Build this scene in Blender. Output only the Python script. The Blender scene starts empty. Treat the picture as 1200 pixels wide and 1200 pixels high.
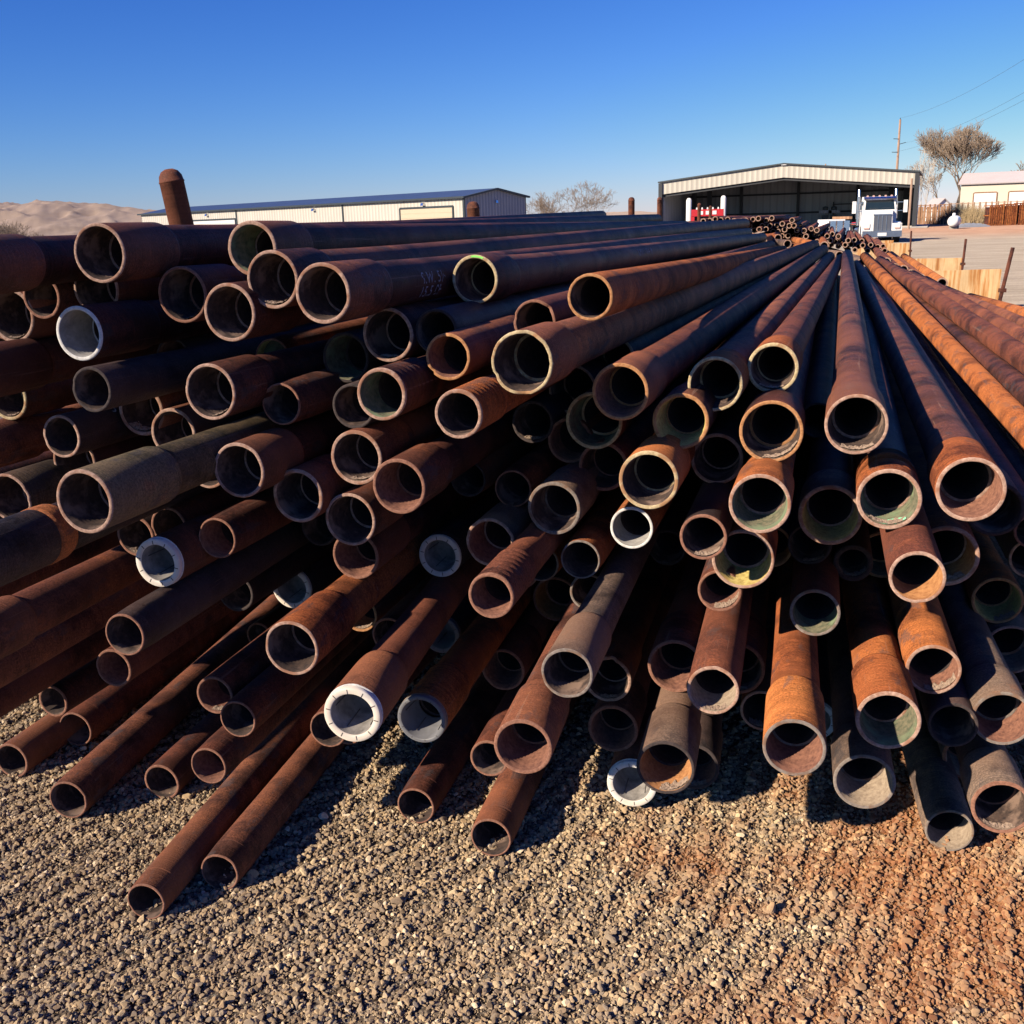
import bpy, bmesh, math, random
from mathutils import Vector, Matrix, noise
import numpy as np
rad = math.radians
scene = bpy.context.scene
COL = scene.collection

# ------------------------------------------------------------------ camera
CAM_H, FPX = 1.8, 1230.0
PITCH, ROLL = rad(15.4), rad(1.7)
_f = Vector((0, math.cos(PITCH), -math.sin(PITCH)))
_u0 = Vector((0, math.sin(PITCH), math.cos(PITCH)))
_r0 = Vector((1, 0, 0))
_r = _r0 * math.cos(ROLL) - _u0 * math.sin(ROLL)
_u = _u0 * math.cos(ROLL) + _r0 * math.sin(ROLL)
cd = bpy.data.cameras.new('camera')
cd.sensor_width = 36; cd.lens = 36 * FPX / 1200; cd.clip_start = .05; cd.clip_end = 9000
cam = bpy.data.objects.new('camera', cd); COL.objects.link(cam)
m = Matrix((( _r.x, _u.x, -_f.x, 0), (_r.y, _u.y, -_f.y, 0), (_r.z, _u.z, -_f.z, CAM_H), (0, 0, 0, 1)))
cam.matrix_world = m
scene.camera = cam

# ------------------------------------------------------------------ light
SUN_HEAD, SUN_EL = rad(54), rad(27)      # heading of the light from +Y to +X, height of the sun
w = bpy.data.worlds.new('World'); scene.world = w; w.use_nodes = True
nt = w.node_tree; nt.nodes.clear()
sky = nt.nodes.new('ShaderNodeTexSky'); sky.sky_type = 'NISHITA'; sky.sun_disc = False
sky.sun_elevation = SUN_EL; sky.sun_rotation = SUN_HEAD + math.pi
sky.altitude = 0; sky.air_density = 1.0; sky.dust_density = 0; sky.ozone_density = 3.0
bg = nt.nodes.new('ShaderNodeBackground'); bg.inputs[1].default_value = .055
wo = nt.nodes.new('ShaderNodeOutputWorld')
# deepen the blue of the sky: a power per channel on the sky's own colour
sp = nt.nodes.new('ShaderNodeSeparateColor'); cb = nt.nodes.new('ShaderNodeCombineColor'); nt.links.new(sky.outputs[0], sp.inputs[0])
for ch, (ex, gain) in enumerate(((1.75, .90), (1.42, .96), (1.0, 1.42))):
    K0 = .101
    a = nt.nodes.new('ShaderNodeMath'); a.operation = 'MULTIPLY'; a.inputs[1].default_value = K0
    b = nt.nodes.new('ShaderNodeMath'); b.operation = 'POWER'; b.inputs[1].default_value = ex
    c = nt.nodes.new('ShaderNodeMath'); c.operation = 'MULTIPLY'; c.inputs[1].default_value = gain / K0
    d = nt.nodes.new('ShaderNodeMath'); d.operation = 'MINIMUM'; d.inputs[1].default_value = 10
    nt.links.new(sp.outputs[ch], a.inputs[0]); nt.links.new(a.outputs[0], b.inputs[0]); nt.links.new(b.outputs[0], c.inputs[0]); nt.links.new(c.outputs[0], d.inputs[0]); nt.links.new(d.outputs[0], cb.inputs[ch])
nt.links.new(cb.outputs[0], bg.inputs[0]); nt.links.new(bg.outputs[0], wo.inputs[0])
sd = bpy.data.lights.new('sun', 'SUN'); sd.energy = 5.0; sd.angle = rad(.53); sd.color = (1, .86, .68)
sun = bpy.data.objects.new('sun', sd); COL.objects.link(sun)
ldir = Vector((math.sin(SUN_HEAD) * math.cos(SUN_EL), math.cos(SUN_HEAD) * math.cos(SUN_EL), -math.sin(SUN_EL)))
sun.rotation_euler = ldir.to_track_quat('-Z', 'Y').to_euler()
vs = scene.view_settings
vs.view_transform = 'Standard'; vs.look = 'None'; vs.exposure = 0.66; vs.gamma = 1; vs.use_curve_mapping = False
scene.cycles.max_bounces = 5; scene.cycles.diffuse_bounces = 1; scene.cycles.glossy_bounces = 2

# ------------------------------------------------------------------ helpers
def at(u, v, F):
    r = _f + _r * ((u - 600) / FPX) + _u * ((600 - v) / FPX)
    return Vector((0, 0, CAM_H)) + r * (F / r.y)
def gnd(u, F):
    """ground point in the picture column u, F metres ahead"""
    p = at(u, 262 - .03 * (u - 600), F); return Vector((p.x, p.y, 0))
def tag(o, label=None, cat=None, group=None, kind=None):
    if label: o['label'] = label
    if cat: o['category'] = cat
    if group: o['group'] = group
    if kind: o['kind'] = kind
    return o
def empty(name, loc=(0, 0, 0), rz=0, **k):
    o = bpy.data.objects.new(name, None); COL.objects.link(o); o.location = loc; o.rotation_euler = (0, 0, rz)
    o.empty_display_size = .2
    return tag(o, **k)
class MB:
    """collects shapes into one mesh"""
    def __init__(s): s.v = []; s.f = []; s.m = []; s.sm = []
    def add(s, vs, fs, mi=0, smooth=False):
        b = len(s.v); s.v += [tuple(x) for x in vs]; s.f += [tuple(i + b for i in f) for f in fs]
        s.m += [mi] * len(fs); s.sm += [smooth] * len(fs); return s
    def box(s, c, d, mi=0, rz=0, ry=0, rx=0, taper=1.0):
        R = Matrix.Rotation(rz, 3, 'Z') @ Matrix.Rotation(ry, 3, 'Y') @ Matrix.Rotation(rx, 3, 'X')
        vs = []
        for z in (-.5, .5):
            k = taper if z > 0 else 1
            for x, y in ((-.5, -.5), (.5, -.5), (.5, .5), (-.5, .5)):
                vs.append(Vector(c) + R @ Vector((x * d[0] * k, y * d[1] * k, z * d[2])))
        return s.add(vs, [(3, 2, 1, 0), (4, 5, 6, 7), (0, 1, 5, 4), (1, 2, 6, 5), (2, 3, 7, 6), (3, 0, 4, 7)], mi)
    def hexa(s, vs, mi=0):
        return s.add(vs, [(3, 2, 1, 0), (4, 5, 6, 7), (0, 1, 5, 4), (1, 2, 6, 5), (2, 3, 7, 6), (3, 0, 4, 7)], mi)
    def tube(s, a, b, r0, r1=None, n=10, mi=0, cap=True, smooth=True):
        a = Vector(a); b = Vector(b); r1 = r0 if r1 is None else r1
        d = (b - a).normalized(); x = d.orthogonal().normalized(); y = d.cross(x)
        vs = [p + (x * math.cos(t) + y * math.sin(t)) * r for p, r in ((a, r0), (b, r1)) for t in [2 * math.pi * i / n for i in range(n)]]
        s.add(vs, [(i, (i + 1) % n, n + (i + 1) % n, n + i) for i in range(n)], mi, smooth)
        if cap:
            s.add(vs, [tuple(reversed(range(n))), tuple(range(n, 2 * n))], mi)
        return s
    def lathe(s, prof, n=40, mi=None, jitter=None, smooth=True):
        """prof: (r, z) rings along local Z; mi: material of each band"""
        vs = []
        for k, (r, z) in enumerate(prof):
            for i in range(n):
                t = 2 * math.pi * i / n
                rr, zz = (r, z) if jitter is None else jitter(k, t, r, z)
                vs.append((rr * math.cos(t), rr * math.sin(t), zz))
        for k in range(len(prof) - 1):
            fs = [(k * n + i, k * n + (i + 1) % n, (k + 1) * n + (i + 1) % n, (k + 1) * n + i) for i in range(n)]
            b = len(s.v) if k == 0 else b
            if k == 0: s.v += vs
            s.f += [tuple(x + b for x in f) for f in fs]; s.m += [(mi[k] if mi else 0)] * n; s.sm += [smooth] * n
        return s
    def build(s, name, mats, parent=None):
        me = bpy.data.meshes.new(name); me.from_pydata(s.v, [], s.f)
        for x in (mats if isinstance(mats, (list, tuple)) else [mats]): me.materials.append(x)
        me.polygons.foreach_set('material_index', s.m); me.polygons.foreach_set('use_smooth', s.sm)
        me.validate(); me.update()
        o = bpy.data.objects.new(name, me); COL.objects.link(o)
        if parent: o.parent = parent
        return o

# ------------------------------------------------------------------ materials
def new_mat(name):
    m = bpy.data.materials.new(name); m.use_nodes = True; nt = m.node_tree
    p = nt.nodes['Principled BSDF']
    p.inputs['Diffuse Roughness'].default_value = 1.0
    return m, nt, p
def N(nt, t, **k):
    n = nt.nodes.new(t)
    for a, b in k.items():
        if a.startswith('i_'):
            n.inputs[int(a[2:])].default_value = b
        else: setattr(n, a, b)
    return n
def ramp(nt, src, stops):
    r = nt.nodes.new('ShaderNodeValToRGB'); e = r.color_ramp.elements
    while len(e) < len(stops): e.new(.5)
    for x, (p, c) in zip(e, stops): x.position = p; x.color = (*c, 1) if len(c) == 3 else c
    nt.links.new(src, r.inputs[0]); return r.outputs[0]
def noise_tex(nt, vec, scale, detail=5, rough=.6, mapscale=None):
    if mapscale:
        mp = N(nt, 'ShaderNodeMapping'); nt.links.new(vec, mp.inputs[0]); mp.inputs['Scale'].default_value = mapscale; vec = mp.outputs[0]
    n = N(nt, 'ShaderNodeTexNoise'); nt.links.new(vec, n.inputs['Vector'])
    n.inputs['Scale'].default_value = scale; n.inputs['Detail'].default_value = detail; n.inputs['Roughness'].default_value = rough
    return n.outputs[0]
def mixc(nt, fac, a, b, mode='MIX'):
    n = N(nt, 'ShaderNodeMix', data_type='RGBA', blend_type=mode)
    for i, x in ((0, fac), (6, a), (7, b)):
        if hasattr(x, 'is_output'): nt.links.new(x, n.inputs[i])
        else: n.inputs[i].default_value = x if i == 0 else (*x, 1)
    return n.outputs[2]
def objvec(nt):
    """object coordinates shifted per object so no two pipes share their pattern"""
    tc = N(nt, 'ShaderNodeTexCoord'); oi = N(nt, 'ShaderNodeObjectInfo')
    mu = N(nt, 'ShaderNodeMath', operation='MULTIPLY', i_1=37.0); nt.links.new(oi.outputs['Random'], mu.inputs[0])
    ad = N(nt, 'ShaderNodeVectorMath', operation='ADD'); nt.links.new(tc.outputs['Object'], ad.inputs[0]); nt.links.new(mu.outputs[0], ad.inputs[1])
    return ad.outputs[0], oi.outputs['Random']
def rust(name, dark, mid, hot, rough=.72, stria=.5, spec=.35, hot_amt=.62, bump=.6):
    m, nt, p = new_mat(name); L = nt.links.new
    v, rnd = objvec(nt)
    big = noise_tex(nt, v, 5.5, 6, .68)
    c = ramp(nt, big, [(.34, tuple(x * .55 for x in dark)), (.44, dark), (.52, mid), (hot_amt - .04, mid), (hot_amt + .08, hot)])
    st = noise_tex(nt, v, 1.0, 3, .7, (3, 3, 210))
    stc = ramp(nt, st, [(.32, (.32, .32, .34)), (.68, (1.5, 1.45, 1.4))])
    c = mixc(nt, stria, c, mixc(nt, 1.0, c, stc, 'MULTIPLY'))
    fine = noise_tex(nt, v, 190, 5, .8)
    fc = ramp(nt, fine, [(.34, (.28, .27, .28)), (.5, (.9, .9, .9)), (.66, (1.75, 1.65, 1.5))])
    c = mixc(nt, .85, c, mixc(nt, 1.0, c, fc, 'MULTIPLY'))
    # flaked scale patches, bluish dark
    fl = noise_tex(nt, v, 17, 5, .62, (1, 1, .45))
    ff = ramp(nt, fl, [(.57, (0, 0, 0)), (.63, (1, 1, 1))])
    c = mixc(nt, ff, c, mixc(nt, .55, c, (.05, .045, .05)))
    # pale dusty scuffs
    sc = noise_tex(nt, v, 9, 7, .75, (1, 1, 2.5))
    sf = ramp(nt, sc, [(.66, (0, 0, 0)), (.74, (.55, .55, .55))])
    c = mixc(nt, sf, c, (.30, .23, .19))
    # lengthwise scratches and run marks, and a hue of its own for every pipe
    lg = noise_tex(nt, v, 1.0, 4, .75, (75, 75, 1.6))
    c = mixc(nt, ramp(nt, lg, [(.62, (0, 0, 0)), (.70, (.5, .5, .5))]), c, (.27, .17, .12))
    lm = noise_tex(nt, v, 2.3, 3, .5)
    c = mixc(nt, ramp(nt, lm, [(.48, (0, 0, 0)), (.66, (.6, .6, .6))]), c, mixc(nt, .5, hot, mid))
    hs = N(nt, 'ShaderNodeHueSaturation'); L(c, hs.inputs['Color'])
    h2 = N(nt, 'ShaderNodeMath', operation='MULTIPLY_ADD', i_1=.012, i_2=.490); L(rnd, h2.inputs[0]); L(h2.outputs[0], hs.inputs['Hue'])
    mr = N(nt, 'ShaderNodeMapRange', i_3=.72, i_4=1.3); L(rnd, mr.inputs[0]); L(mr.outputs[0], hs.inputs['Value'])
    L(hs.outputs[0], p.inputs['Base Color'])
    rr = N(nt, 'ShaderNodeMapRange', i_3=rough - .18, i_4=rough + .14); L(fl, rr.inputs[0]); L(rr.outputs[0], p.inputs['Roughness'])
    p.inputs['Specular IOR Level'].default_value = spec
    b1 = N(nt, 'ShaderNodeBump'); b1.inputs['Strength'].default_value = bump; b1.inputs['Distance'].default_value = .0026; L(fine, b1.inputs['Height'])
    b2 = N(nt, 'ShaderNodeBump'); b2.inputs['Strength'].default_value = bump * 1.3; b2.inputs['Distance'].default_value = .0032; L(st, b2.inputs['Height']); L(b1.outputs[0], b2.inputs['Normal'])
    b3 = N(nt, 'ShaderNodeBump'); b3.inputs['Strength'].default_value = .5; b3.inputs['Distance'].default_value = .004; L(fl, b3.inputs['Height']); L(b2.outputs[0], b3.inputs['Normal'])
    L(b3.outputs[0], p.inputs['Normal'])
    return m
def grainy(name, a, b, scale=90, rough=.85, bump=.5, dist=.002, c3=None, spec=.25):
    m, nt, p = new_mat(name); L = nt.links.new
    v, rnd = objvec(nt)
    n1 = noise_tex(nt, v, scale, 6, .7); n2 = noise_tex(nt, v, scale * .2, 4, .6)
    c = ramp(nt, n1, [(.32, a), (.68, b)])
    if c3: c = mixc(nt, ramp(nt, n2, [(.5, (0, 0, 0)), (.62, (1, 1, 1))]), c, c3)
    L(c, p.inputs['Base Color']); p.inputs['Roughness'].default_value = rough; p.inputs['Specular IOR Level'].default_value = spec
    bp = N(nt, 'ShaderNodeBump'); bp.inputs['Strength'].default_value = bump; bp.inputs['Distance'].default_value = dist
    L(n1, bp.inputs['Height']); L(bp.outputs[0], p.inputs['Normal'])
    return m
def plain(name, c, rough=.6, metal=0, spec=.5, var=.12, scale=6):
    m, nt, p = new_mat(name); L = nt.links.new
    tc = N(nt, 'ShaderNodeTexCoord'); n1 = noise_tex(nt, tc.outputs['Object'], scale, 6, .65)
    lo = tuple(x * (1 - var) for x in c); hi = tuple(min(1, x * (1 + var)) for x in c)
    L(ramp(nt, n1, [(.3, lo), (.7, hi)]), p.inputs['Base Color'])
    p.inputs['Roughness'].default_value = rough; p.inputs['Metallic'].default_value = metal; p.inputs['Specular IOR Level'].default_value = spec
    return m
def ribbed(name, c, per=.3, depth=.02, dirt=(.5, .45, .4), axis='X', rough=.5):
    """profiled sheet cladding: vertical ribs along local X"""
    m, nt, p = new_mat(name); L = nt.links.new
    tc = N(nt, 'ShaderNodeTexCoord'); sx = N(nt, 'ShaderNodeSeparateXYZ'); L(tc.outputs['Object'], sx.inputs[0])
    mu = N(nt, 'ShaderNodeMath', operation='MULTIPLY', i_1=2 * math.pi / per); L(sx.outputs[axis], mu.inputs[0])
    si = N(nt, 'ShaderNodeMath', operation='SINE'); L(mu.outputs[0], si.inputs[0])
    pw = N(nt, 'ShaderNodeMath', operation='GREATER_THAN', i_1=.72); L(si.outputs[0], pw.inputs[0])
    n1 = noise_tex(nt, tc.outputs['Object'], .6, 5, .6, (1, 1, .3))
    base = ramp(nt, n1, [(.35, tuple(x * .88 for x in c)), (.7, c)])
    L(mixc(nt, pw.outputs[0], base, tuple(x * .78 for x in c)), p.inputs['Base Color'])
    bp = N(nt, 'ShaderNodeBump'); bp.inputs['Strength'].default_value = .9; bp.inputs['Distance'].default_value = depth
    L(si.outputs[0], bp.inputs['Height']); L(bp.outputs[0], p.inputs['Normal'])
    p.inputs['Roughness'].default_value = rough
    return m

BODY = {
 'D': rust('dark_rust', (.045, .021, .017), (.100, .040, .027), (.22, .080, .038), .66, .45, .22),
 'R': rust('red_rust', (.085, .034, .024), (.165, .062, .036), (.29, .105, .046), .78, .35, .22),
 'O': rust('orange_rust', (.17, .058, .024), (.31, .105, .034), (.42, .155, .050), .88, .6, .15),
 'G': rust('weathered_grey_rust', (.085, .062, .052), (.16, .115, .088), (.30, .14, .065), .7, .45, .35, .66),
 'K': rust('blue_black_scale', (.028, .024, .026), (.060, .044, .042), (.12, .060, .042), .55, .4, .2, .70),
 'V': rust('olive_brown_scale', (.07, .058, .034), (.13, .10, .06), (.19, .10, .055), .7, .4, .22),
}
def G(n, a, b, c3=None, **k): return grainy(n, a, b, c3=c3, **k)
RIM = {
 't': G('tan_cut_face', (.26, .15, .11), (.55, .38, .29), (.32, .16, .10), scale=110),
 'y': G('cream_crusted_face', (.34, .25, .13), (.66, .55, .34), (.36, .20, .10), scale=100),
 'w': G('whitish_face', (.5, .48, .45), (.8, .78, .74), scale=60, bump=.2),
 'r': G('rusty_face', (.17, .075, .048), (.36, .18, .12), scale=120),
 'g': G('grey_cut_face', (.15, .12, .10), (.30, .25, .215), (.2, .12, .08), scale=110),
 'o': G('orange_face', (.30, .13, .05), (.56, .30, .14), scale=110),
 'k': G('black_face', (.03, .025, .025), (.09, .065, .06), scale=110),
}
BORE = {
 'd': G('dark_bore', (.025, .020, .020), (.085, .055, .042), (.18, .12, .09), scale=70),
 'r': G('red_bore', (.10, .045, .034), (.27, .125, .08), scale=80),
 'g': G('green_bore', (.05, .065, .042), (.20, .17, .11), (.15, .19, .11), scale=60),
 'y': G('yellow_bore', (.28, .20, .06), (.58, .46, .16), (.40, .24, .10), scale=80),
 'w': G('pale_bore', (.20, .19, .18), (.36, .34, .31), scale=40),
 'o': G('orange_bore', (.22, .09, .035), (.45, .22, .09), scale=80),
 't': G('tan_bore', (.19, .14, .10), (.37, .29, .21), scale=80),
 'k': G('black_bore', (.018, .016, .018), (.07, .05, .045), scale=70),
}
M_PLUG = G('white_plastic', (.58, .54, .49), (.78, .76, .72), (.70, .62, .52), scale=28, bump=.15, rough=.5, spec=.45)
M_PLUGG = plain('grey_plastic', (.17, .17, .18), .5, var=.2, scale=20)
M_CUP = plain('grimy_shaded_cup_plastic', (.24, .22, .20), .6, var=.5, scale=26)  # grime, plus the shade inside the cup painted into the colour
M_SLOT = plain('painted_slot_shade', (.10, .09, .085), .8)  # dark strips painted on the plug as the shade in its slots
M_CHALK = plain('faded_chalk_paint', (.30, .30, .33), .8, var=.4, scale=120)
M_DEB = G('crumbled_scale', (.12, .08, .06), (.42, .31, .23), scale=150, dist=.004, bump=.8)
M_MINT = plain('mint_paint_trace', (.22, .55, .33), .7, var=.35, scale=60)
M_GREEN = plain('green_paint_fleck', (.25, .75, .12), .6, var=.25, scale=60)
M_PEEL = rust('fresh_orange_band', (.30, .10, .03), (.48, .18, .05), (.55, .25, .08), .8, .2)

PIPES = [   # near end, far end, radius, kind, body, bore, rim, label
 (-0.9648,2.581,1.758,1.809,12.81,1.79,0.0700,'C','D','d','t','thick coupled pipe with pale crusted rim, topmost at the far left of the stack'),
 (-1.235,2.393,1.738,1.152,12.76,1.849,0.0685,'C','D','d','t','dark coupled pipe crossing the left picture edge below the hills, its end out of view'),
 (-1.225,2.83,1.648,1.956,12.93,1.619,0.0583,'P','D','d','r','thin pipe end half hidden above the leftmost pale-rimmed coupling'),
 (-1.329,2.867,1.598,1.844,12.87,1.537,0.0728,'C','R','d','t','coupled pipe with tan rim touching the left picture edge below the dark top pipe'),
 (-1.079,2.83,1.663,2.087,12.97,1.626,0.0692,'C','D','d','t','coupled pipe directly under the topmost left pipe, upper half of its rim hidden'),
 (-1.064,2.643,1.565,2.131,12.84,1.539,0.0679,'C','D','w','w','coupled pipe with bright whitish silver rim at the upper left'),
 (-0.814,2.697,1.649,2.368,12.79,1.558,0.0705,'C','D','d','r','coupled pipe in shade below the neck of the topmost left pipe'),
 (-0.6741,2.598,1.609,2.513,12.69,1.565,0.0707,'C','D','d','t','coupled pipe with whole pinkish rim between the shaded one and the stepped pair'),
 (-1.368,2.624,1.47,1.811,12.74,1.41,0.0700,'C','D','d','t','dark red-brown pipe body entering from the left edge under the tan-rimmed coupling'),
 (-1.011,2.542,1.439,2.203,12.76,1.364,0.0556,'P','K','d','k','nearly black pipe end in deep shade below the bright white-rimmed pipe'),
 (-1.503,3.136,1.339,1.667,13.26,1.29,0.0697,'C','D','d','y','pipe end at the left edge with sunlit cream lower rim'),
 (-1.572,3.011,1.204,1.613,13.11,1.162,0.0704,'C','R','d','t','reddish pipe body entering from the left edge above the coupling with a broken lower rim'),
 (-0.9645,3.049,1.451,2.232,13.17,1.417,0.0578,'P','K','d','k','barely visible dark pipe end left of the silver-rimmed one in the second tier'),
 (-0.993,3.337,1.418,2.154,13.28,1.358,0.0739,'C','D','w','w','pipe end with thin silvery rim above the wide pipe with the ledge of debris'),
 (-0.7318,2.565,1.421,2.468,12.68,1.382,0.0700,'C','D','d','t','coupled pipe with debris inside its lower lip, left of the dark threadless end'),
 (-1.01,2.858,1.333,2.161,12.92,1.289,0.0712,'C','R','d','t','coupled pipe leaning on its twin, upper of the pair left of centre-left'),
 (-0.9132,2.809,1.275,2.271,12.94,1.217,0.0695,'C','D','d','t','coupled pipe lying just over the long olive pipe with chalk marks'),
 (-1.188,2.745,1.288,1.986,12.88,1.243,0.0576,'P','K','d','t','dark pipe end with only its left rim lit, behind the brown coupled pipe'),
 (-1.22,2.876,1.191,1.955,12.98,1.138,0.0703,'C','D','d','t','brown coupled pipe with sunlit back just above the largest olive-brown coupling'),
 (-1.361,2.753,1.119,1.784,12.87,1.075,0.0702,'C','V','d','t','olive coupled pipe at the left edge with a broken lower rim'),
 (-0.9025,2.148,1.258,2.257,12.27,1.234,0.0702,'C','V','d','t','largest olive-brown coupled pipe at the left, with chalk marks on its neck'),
 (-0.9626,2.831,1.007,2.126,13.02,0.9791,0.0568,'P','R','d','r','small thin-walled pipe just above the bright white plastic plug at the left'),
 (-0.7741,2.636,1.026,2.301,12.79,0.9768,0.0578,'T','D','r','r','dark threaded pipe end with orange lower inner wall right of the small thin-walled pipe'),
 (-1.069,2.859,0.9744,1.973,12.91,0.9785,0.0599,'P','K','d','r','dark pipe end hidden behind the bright plugged pipe at the left'),
 (-0.9068,2.577,0.9861,2.168,12.87,0.9097,0.0655,'W','D','w','w','pipe closed by a bright white slotted plastic plug at the left of the stack'),
 (-0.8938,3.283,0.7903,2.156,13.43,0.75,0.0640,'W','R','w','k','shaded plugged pipe showing a pale crescent under the dark threaded end'),
 (-1.325,2.316,0.8635,1.563,12.52,0.8173,0.0700,'C','R','d','t','long coupled pipe entering from the left edge with a sunlit top line'),
 (-1.171,2.113,1.128,1.842,12.3,1.093,0.0692,'C','K','d','o','dark blue-brown coupled pipe from the left edge with an orange band at its collar'),
 (-1.657,2.97,0.7545,1.32,13.14,0.7084,0.0580,'P','D','d','r','thin reddish pipe body from the left edge below the orange-banded collar'),
 (-0.9523,2.392,0.8595,1.921,12.62,0.8689,0.0570,'T','K','d','r','threaded pipe in shade with two small lit chips on its rim, lower left'),
 (-1.377,3.296,0.6073,1.555,13.57,0.5352,0.0622,'W','K','w','w','plugged pipe in deep shade showing a thin white lower crescent, lower left'),
 (-1.448,2.552,0.6761,1.384,12.77,0.6383,0.0580,'P','R','d','r','brown pipe body at the lower left edge with a faint lit top line'),
 (-1.575,2.728,0.497,1.234,12.86,0.4751,0.0603,'P','R','d','r','brown pipe body at the lower left edge lying just above the bare gravel'),
 (-1.167,2.819,0.5903,1.687,13.03,0.544,0.0580,'P','R','r','r','thin-walled pipe hanging over the gravel below the shaded threaded end'),
 (-1.595,3.447,0.0874,1.107,13.72,0.4075,0.0697,'T','R','d','r','threaded ground pipe with an orange collar, second from the left along the gravel'),
 (-1.748,3.271,0.0638,0.997,13.49,0.0638,0.0638,'P','R','d','r','leftmost open end lying on the gravel, mostly shaded'),
 (-1.43,2.967,0.0816,0.4878,13.41,0.0677,0.0677,'T','R','d','r','long threaded ground pipe with a sunlit back across the lower left gravel'),
 (-1.176,3.095,0.063,1.438,13.36,0.2572,0.0630,'P','R','d','r','mostly black shaded ground pipe between two long sunlit ones at the lower left'),
 (-0.8804,2.679,0.3428,1.796,12.93,0.2962,0.0580,'T','R','r','r','threaded pipe just above the gravel, below the one with a tan stripe'),
 (-0.7916,2.707,0.4709,1.986,12.95,0.4112,0.0579,'T','R','d','r','threaded pipe with a tan stripe across its sunlit collar at the lower left'),
 (-0.8777,2.8,0.5039,1.904,13.01,0.4718,0.0582,'P','R','r','r','thin-walled pipe end tucked left of the one with a tan stripe'),
 (-1.021,2.463,0.059,1.105,12.86,0.0579,0.0579,'T','R','d','r','lowest pipe of all, fine threads on its sunlit end, reaching out over the gravel'),
 (-0.8535,2.585,0.0602,1.536,12.91,0.0602,0.0602,'T','R','d','r','second lowest threaded pipe with a split line along its body, at the lower left'),
 (-0.5495,2.389,0.8121,2.182,12.6,0.8067,0.0710,'C','O','d','t','long orange-brown coupled pipe with a whole tan rim at the lower left of centre'),
 (-0.3834,2.246,0.707,1.728,12.6,0.6558,0.0700,'W','R','w','w','pipe closed by the brightest white slotted plastic plug, low in the centre left'),
 (-0.5394,2.703,0.4334,2.197,12.94,0.3869,0.0580,'T','R','d','r','threaded pipe end partly hidden behind the brightest white plug'),
 (-0.2524,2.545,0.5411,2.553,12.81,0.5251,0.0681,'W','O','k','g','orange-brown pipe with a grey slotted plastic rim, right of the brightest white plug'),
 (-0.3262,2.9,0.0635,2.442,13.13,0.0635,0.0635,'T','R','d','r','threaded ground pipe below the grey-rimmed one, lit orange on top'),
 (-0.0908,2.712,0.0645,2.64,12.95,0.0645,0.0645,'T','R','d','r','threaded pipe resting low on the gravel in the lower centre'),
 (0.0086,2.184,0.6364,2.522,12.5,0.6544,0.0693,'C','R','r','r','wide coupled pipe with reddish grooves inside, over the lowest centre pipe'),
 (0.1124,2.178,0.8188,3.026,12.55,0.7385,0.0600,'C','G','d','g','long dark coupled pipe with an orange-red patch before its grey rim, in the centre'),
 (-0.09,2.808,0.27,2.596,13.06,0.2234,0.0580,'P','R','d','r','pipe end in shade tucked left of the wide coupling with reddish grooves'),
 (-0.0443,3.099,0.4234,2.807,13.27,0.3932,0.0708,'C','R','r','r','shaded coupled pipe with two lit rim chips, low centre, left of the grey-rimmed long pipe'),
 (-0.3892,3.027,0.5818,2.556,13.22,0.5386,0.0581,'P','R','d','r','thin pipe end half hidden behind the body of the brightest plugged pipe'),
 (-0.2404,3.22,0.5064,2.648,13.38,0.4249,0.0645,'W','K','w','g','pipe behind the brightest plugged one showing a grey plastic crescent'),
 (-0.4996,3.165,0.6033,2.445,13.22,0.5225,0.0604,'P','R','o','o','pipe end with sunlit orange inner wall peeping under the long orange-brown pipe'),
 (-0.7469,3.363,0.6331,2.293,13.38,0.5331,0.0723,'W','K','w','k','pipe with a grey-white plastic cup in shade, above the long orange-brown pipe'),
 (-0.4315,2.734,0.9358,2.601,12.98,0.857,0.0677,'C','D','r','r','coupled pipe with lit lower rim below the half-shaded one in the centre left'),
 (-0.4165,2.595,1.077,2.703,12.73,1.022,0.0700,'C','D','d','t','coupled pipe whose right rim alone is lit, touching the red-rimmed one'),
 (-0.5432,2.583,1.147,2.6,12.7,1.103,0.0701,'C','R','d','t','coupled pipe in shade with a short lit arc on top, between two larger ones'),
 (-0.6642,2.502,1.236,2.493,12.65,1.191,0.0691,'C','D','d','t','brown coupled pipe with black opening, right of the olive pipe with chalk marks'),
 (-0.3892,2.59,1.24,2.79,12.68,1.199,0.0706,'C','R','d','t','coupled pipe with sunlit brown back above the red-rimmed coupling'),
 (-0.274,2.48,1.189,2.886,12.62,1.147,0.0694,'C','D','r','r','coupled pipe with reddish rim and smooth lit inner floor, left of centre'),
 (-0.8154,2.756,1.191,2.353,12.83,1.137,0.0589,'P','K','d','t','dark pipe end behind the olive chalk-marked pipe, showing a lit lower rim scrap'),
 (-0.5711,2.983,0.9489,2.526,13.13,0.9084,0.0579,'P','K','d','k','almost invisible pipe end in the black gap left of the red-lit lower rim'),
 (-0.8412,2.996,0.7466,2.194,13.1,0.7704,0.0592,'P','K','d','k','almost invisible dark pipe end above the lower left threaded ends'),
 (-0.6488,2.787,1.755,2.176,13.01,1.703,0.0697,'C','D','g','t','coupled pipe with greenish inner wall, second along the top row'),
 (-0.5625,2.597,1.684,2.805,12.65,1.714,0.0699,'C','D','d','t','coupled pipe overlapping its neighbours, third along the top row'),
 (-0.4177,2.442,1.657,2.821,12.57,1.608,0.0691,'C','D','d','t','coupled pipe with chalk lettering on its body, lowest of the top left trio'),
 (-0.6856,3.079,1.439,2.479,13.09,1.413,0.0599,'T','R','y','r','thin pipe blocked inside by an olive green disc'),
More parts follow.
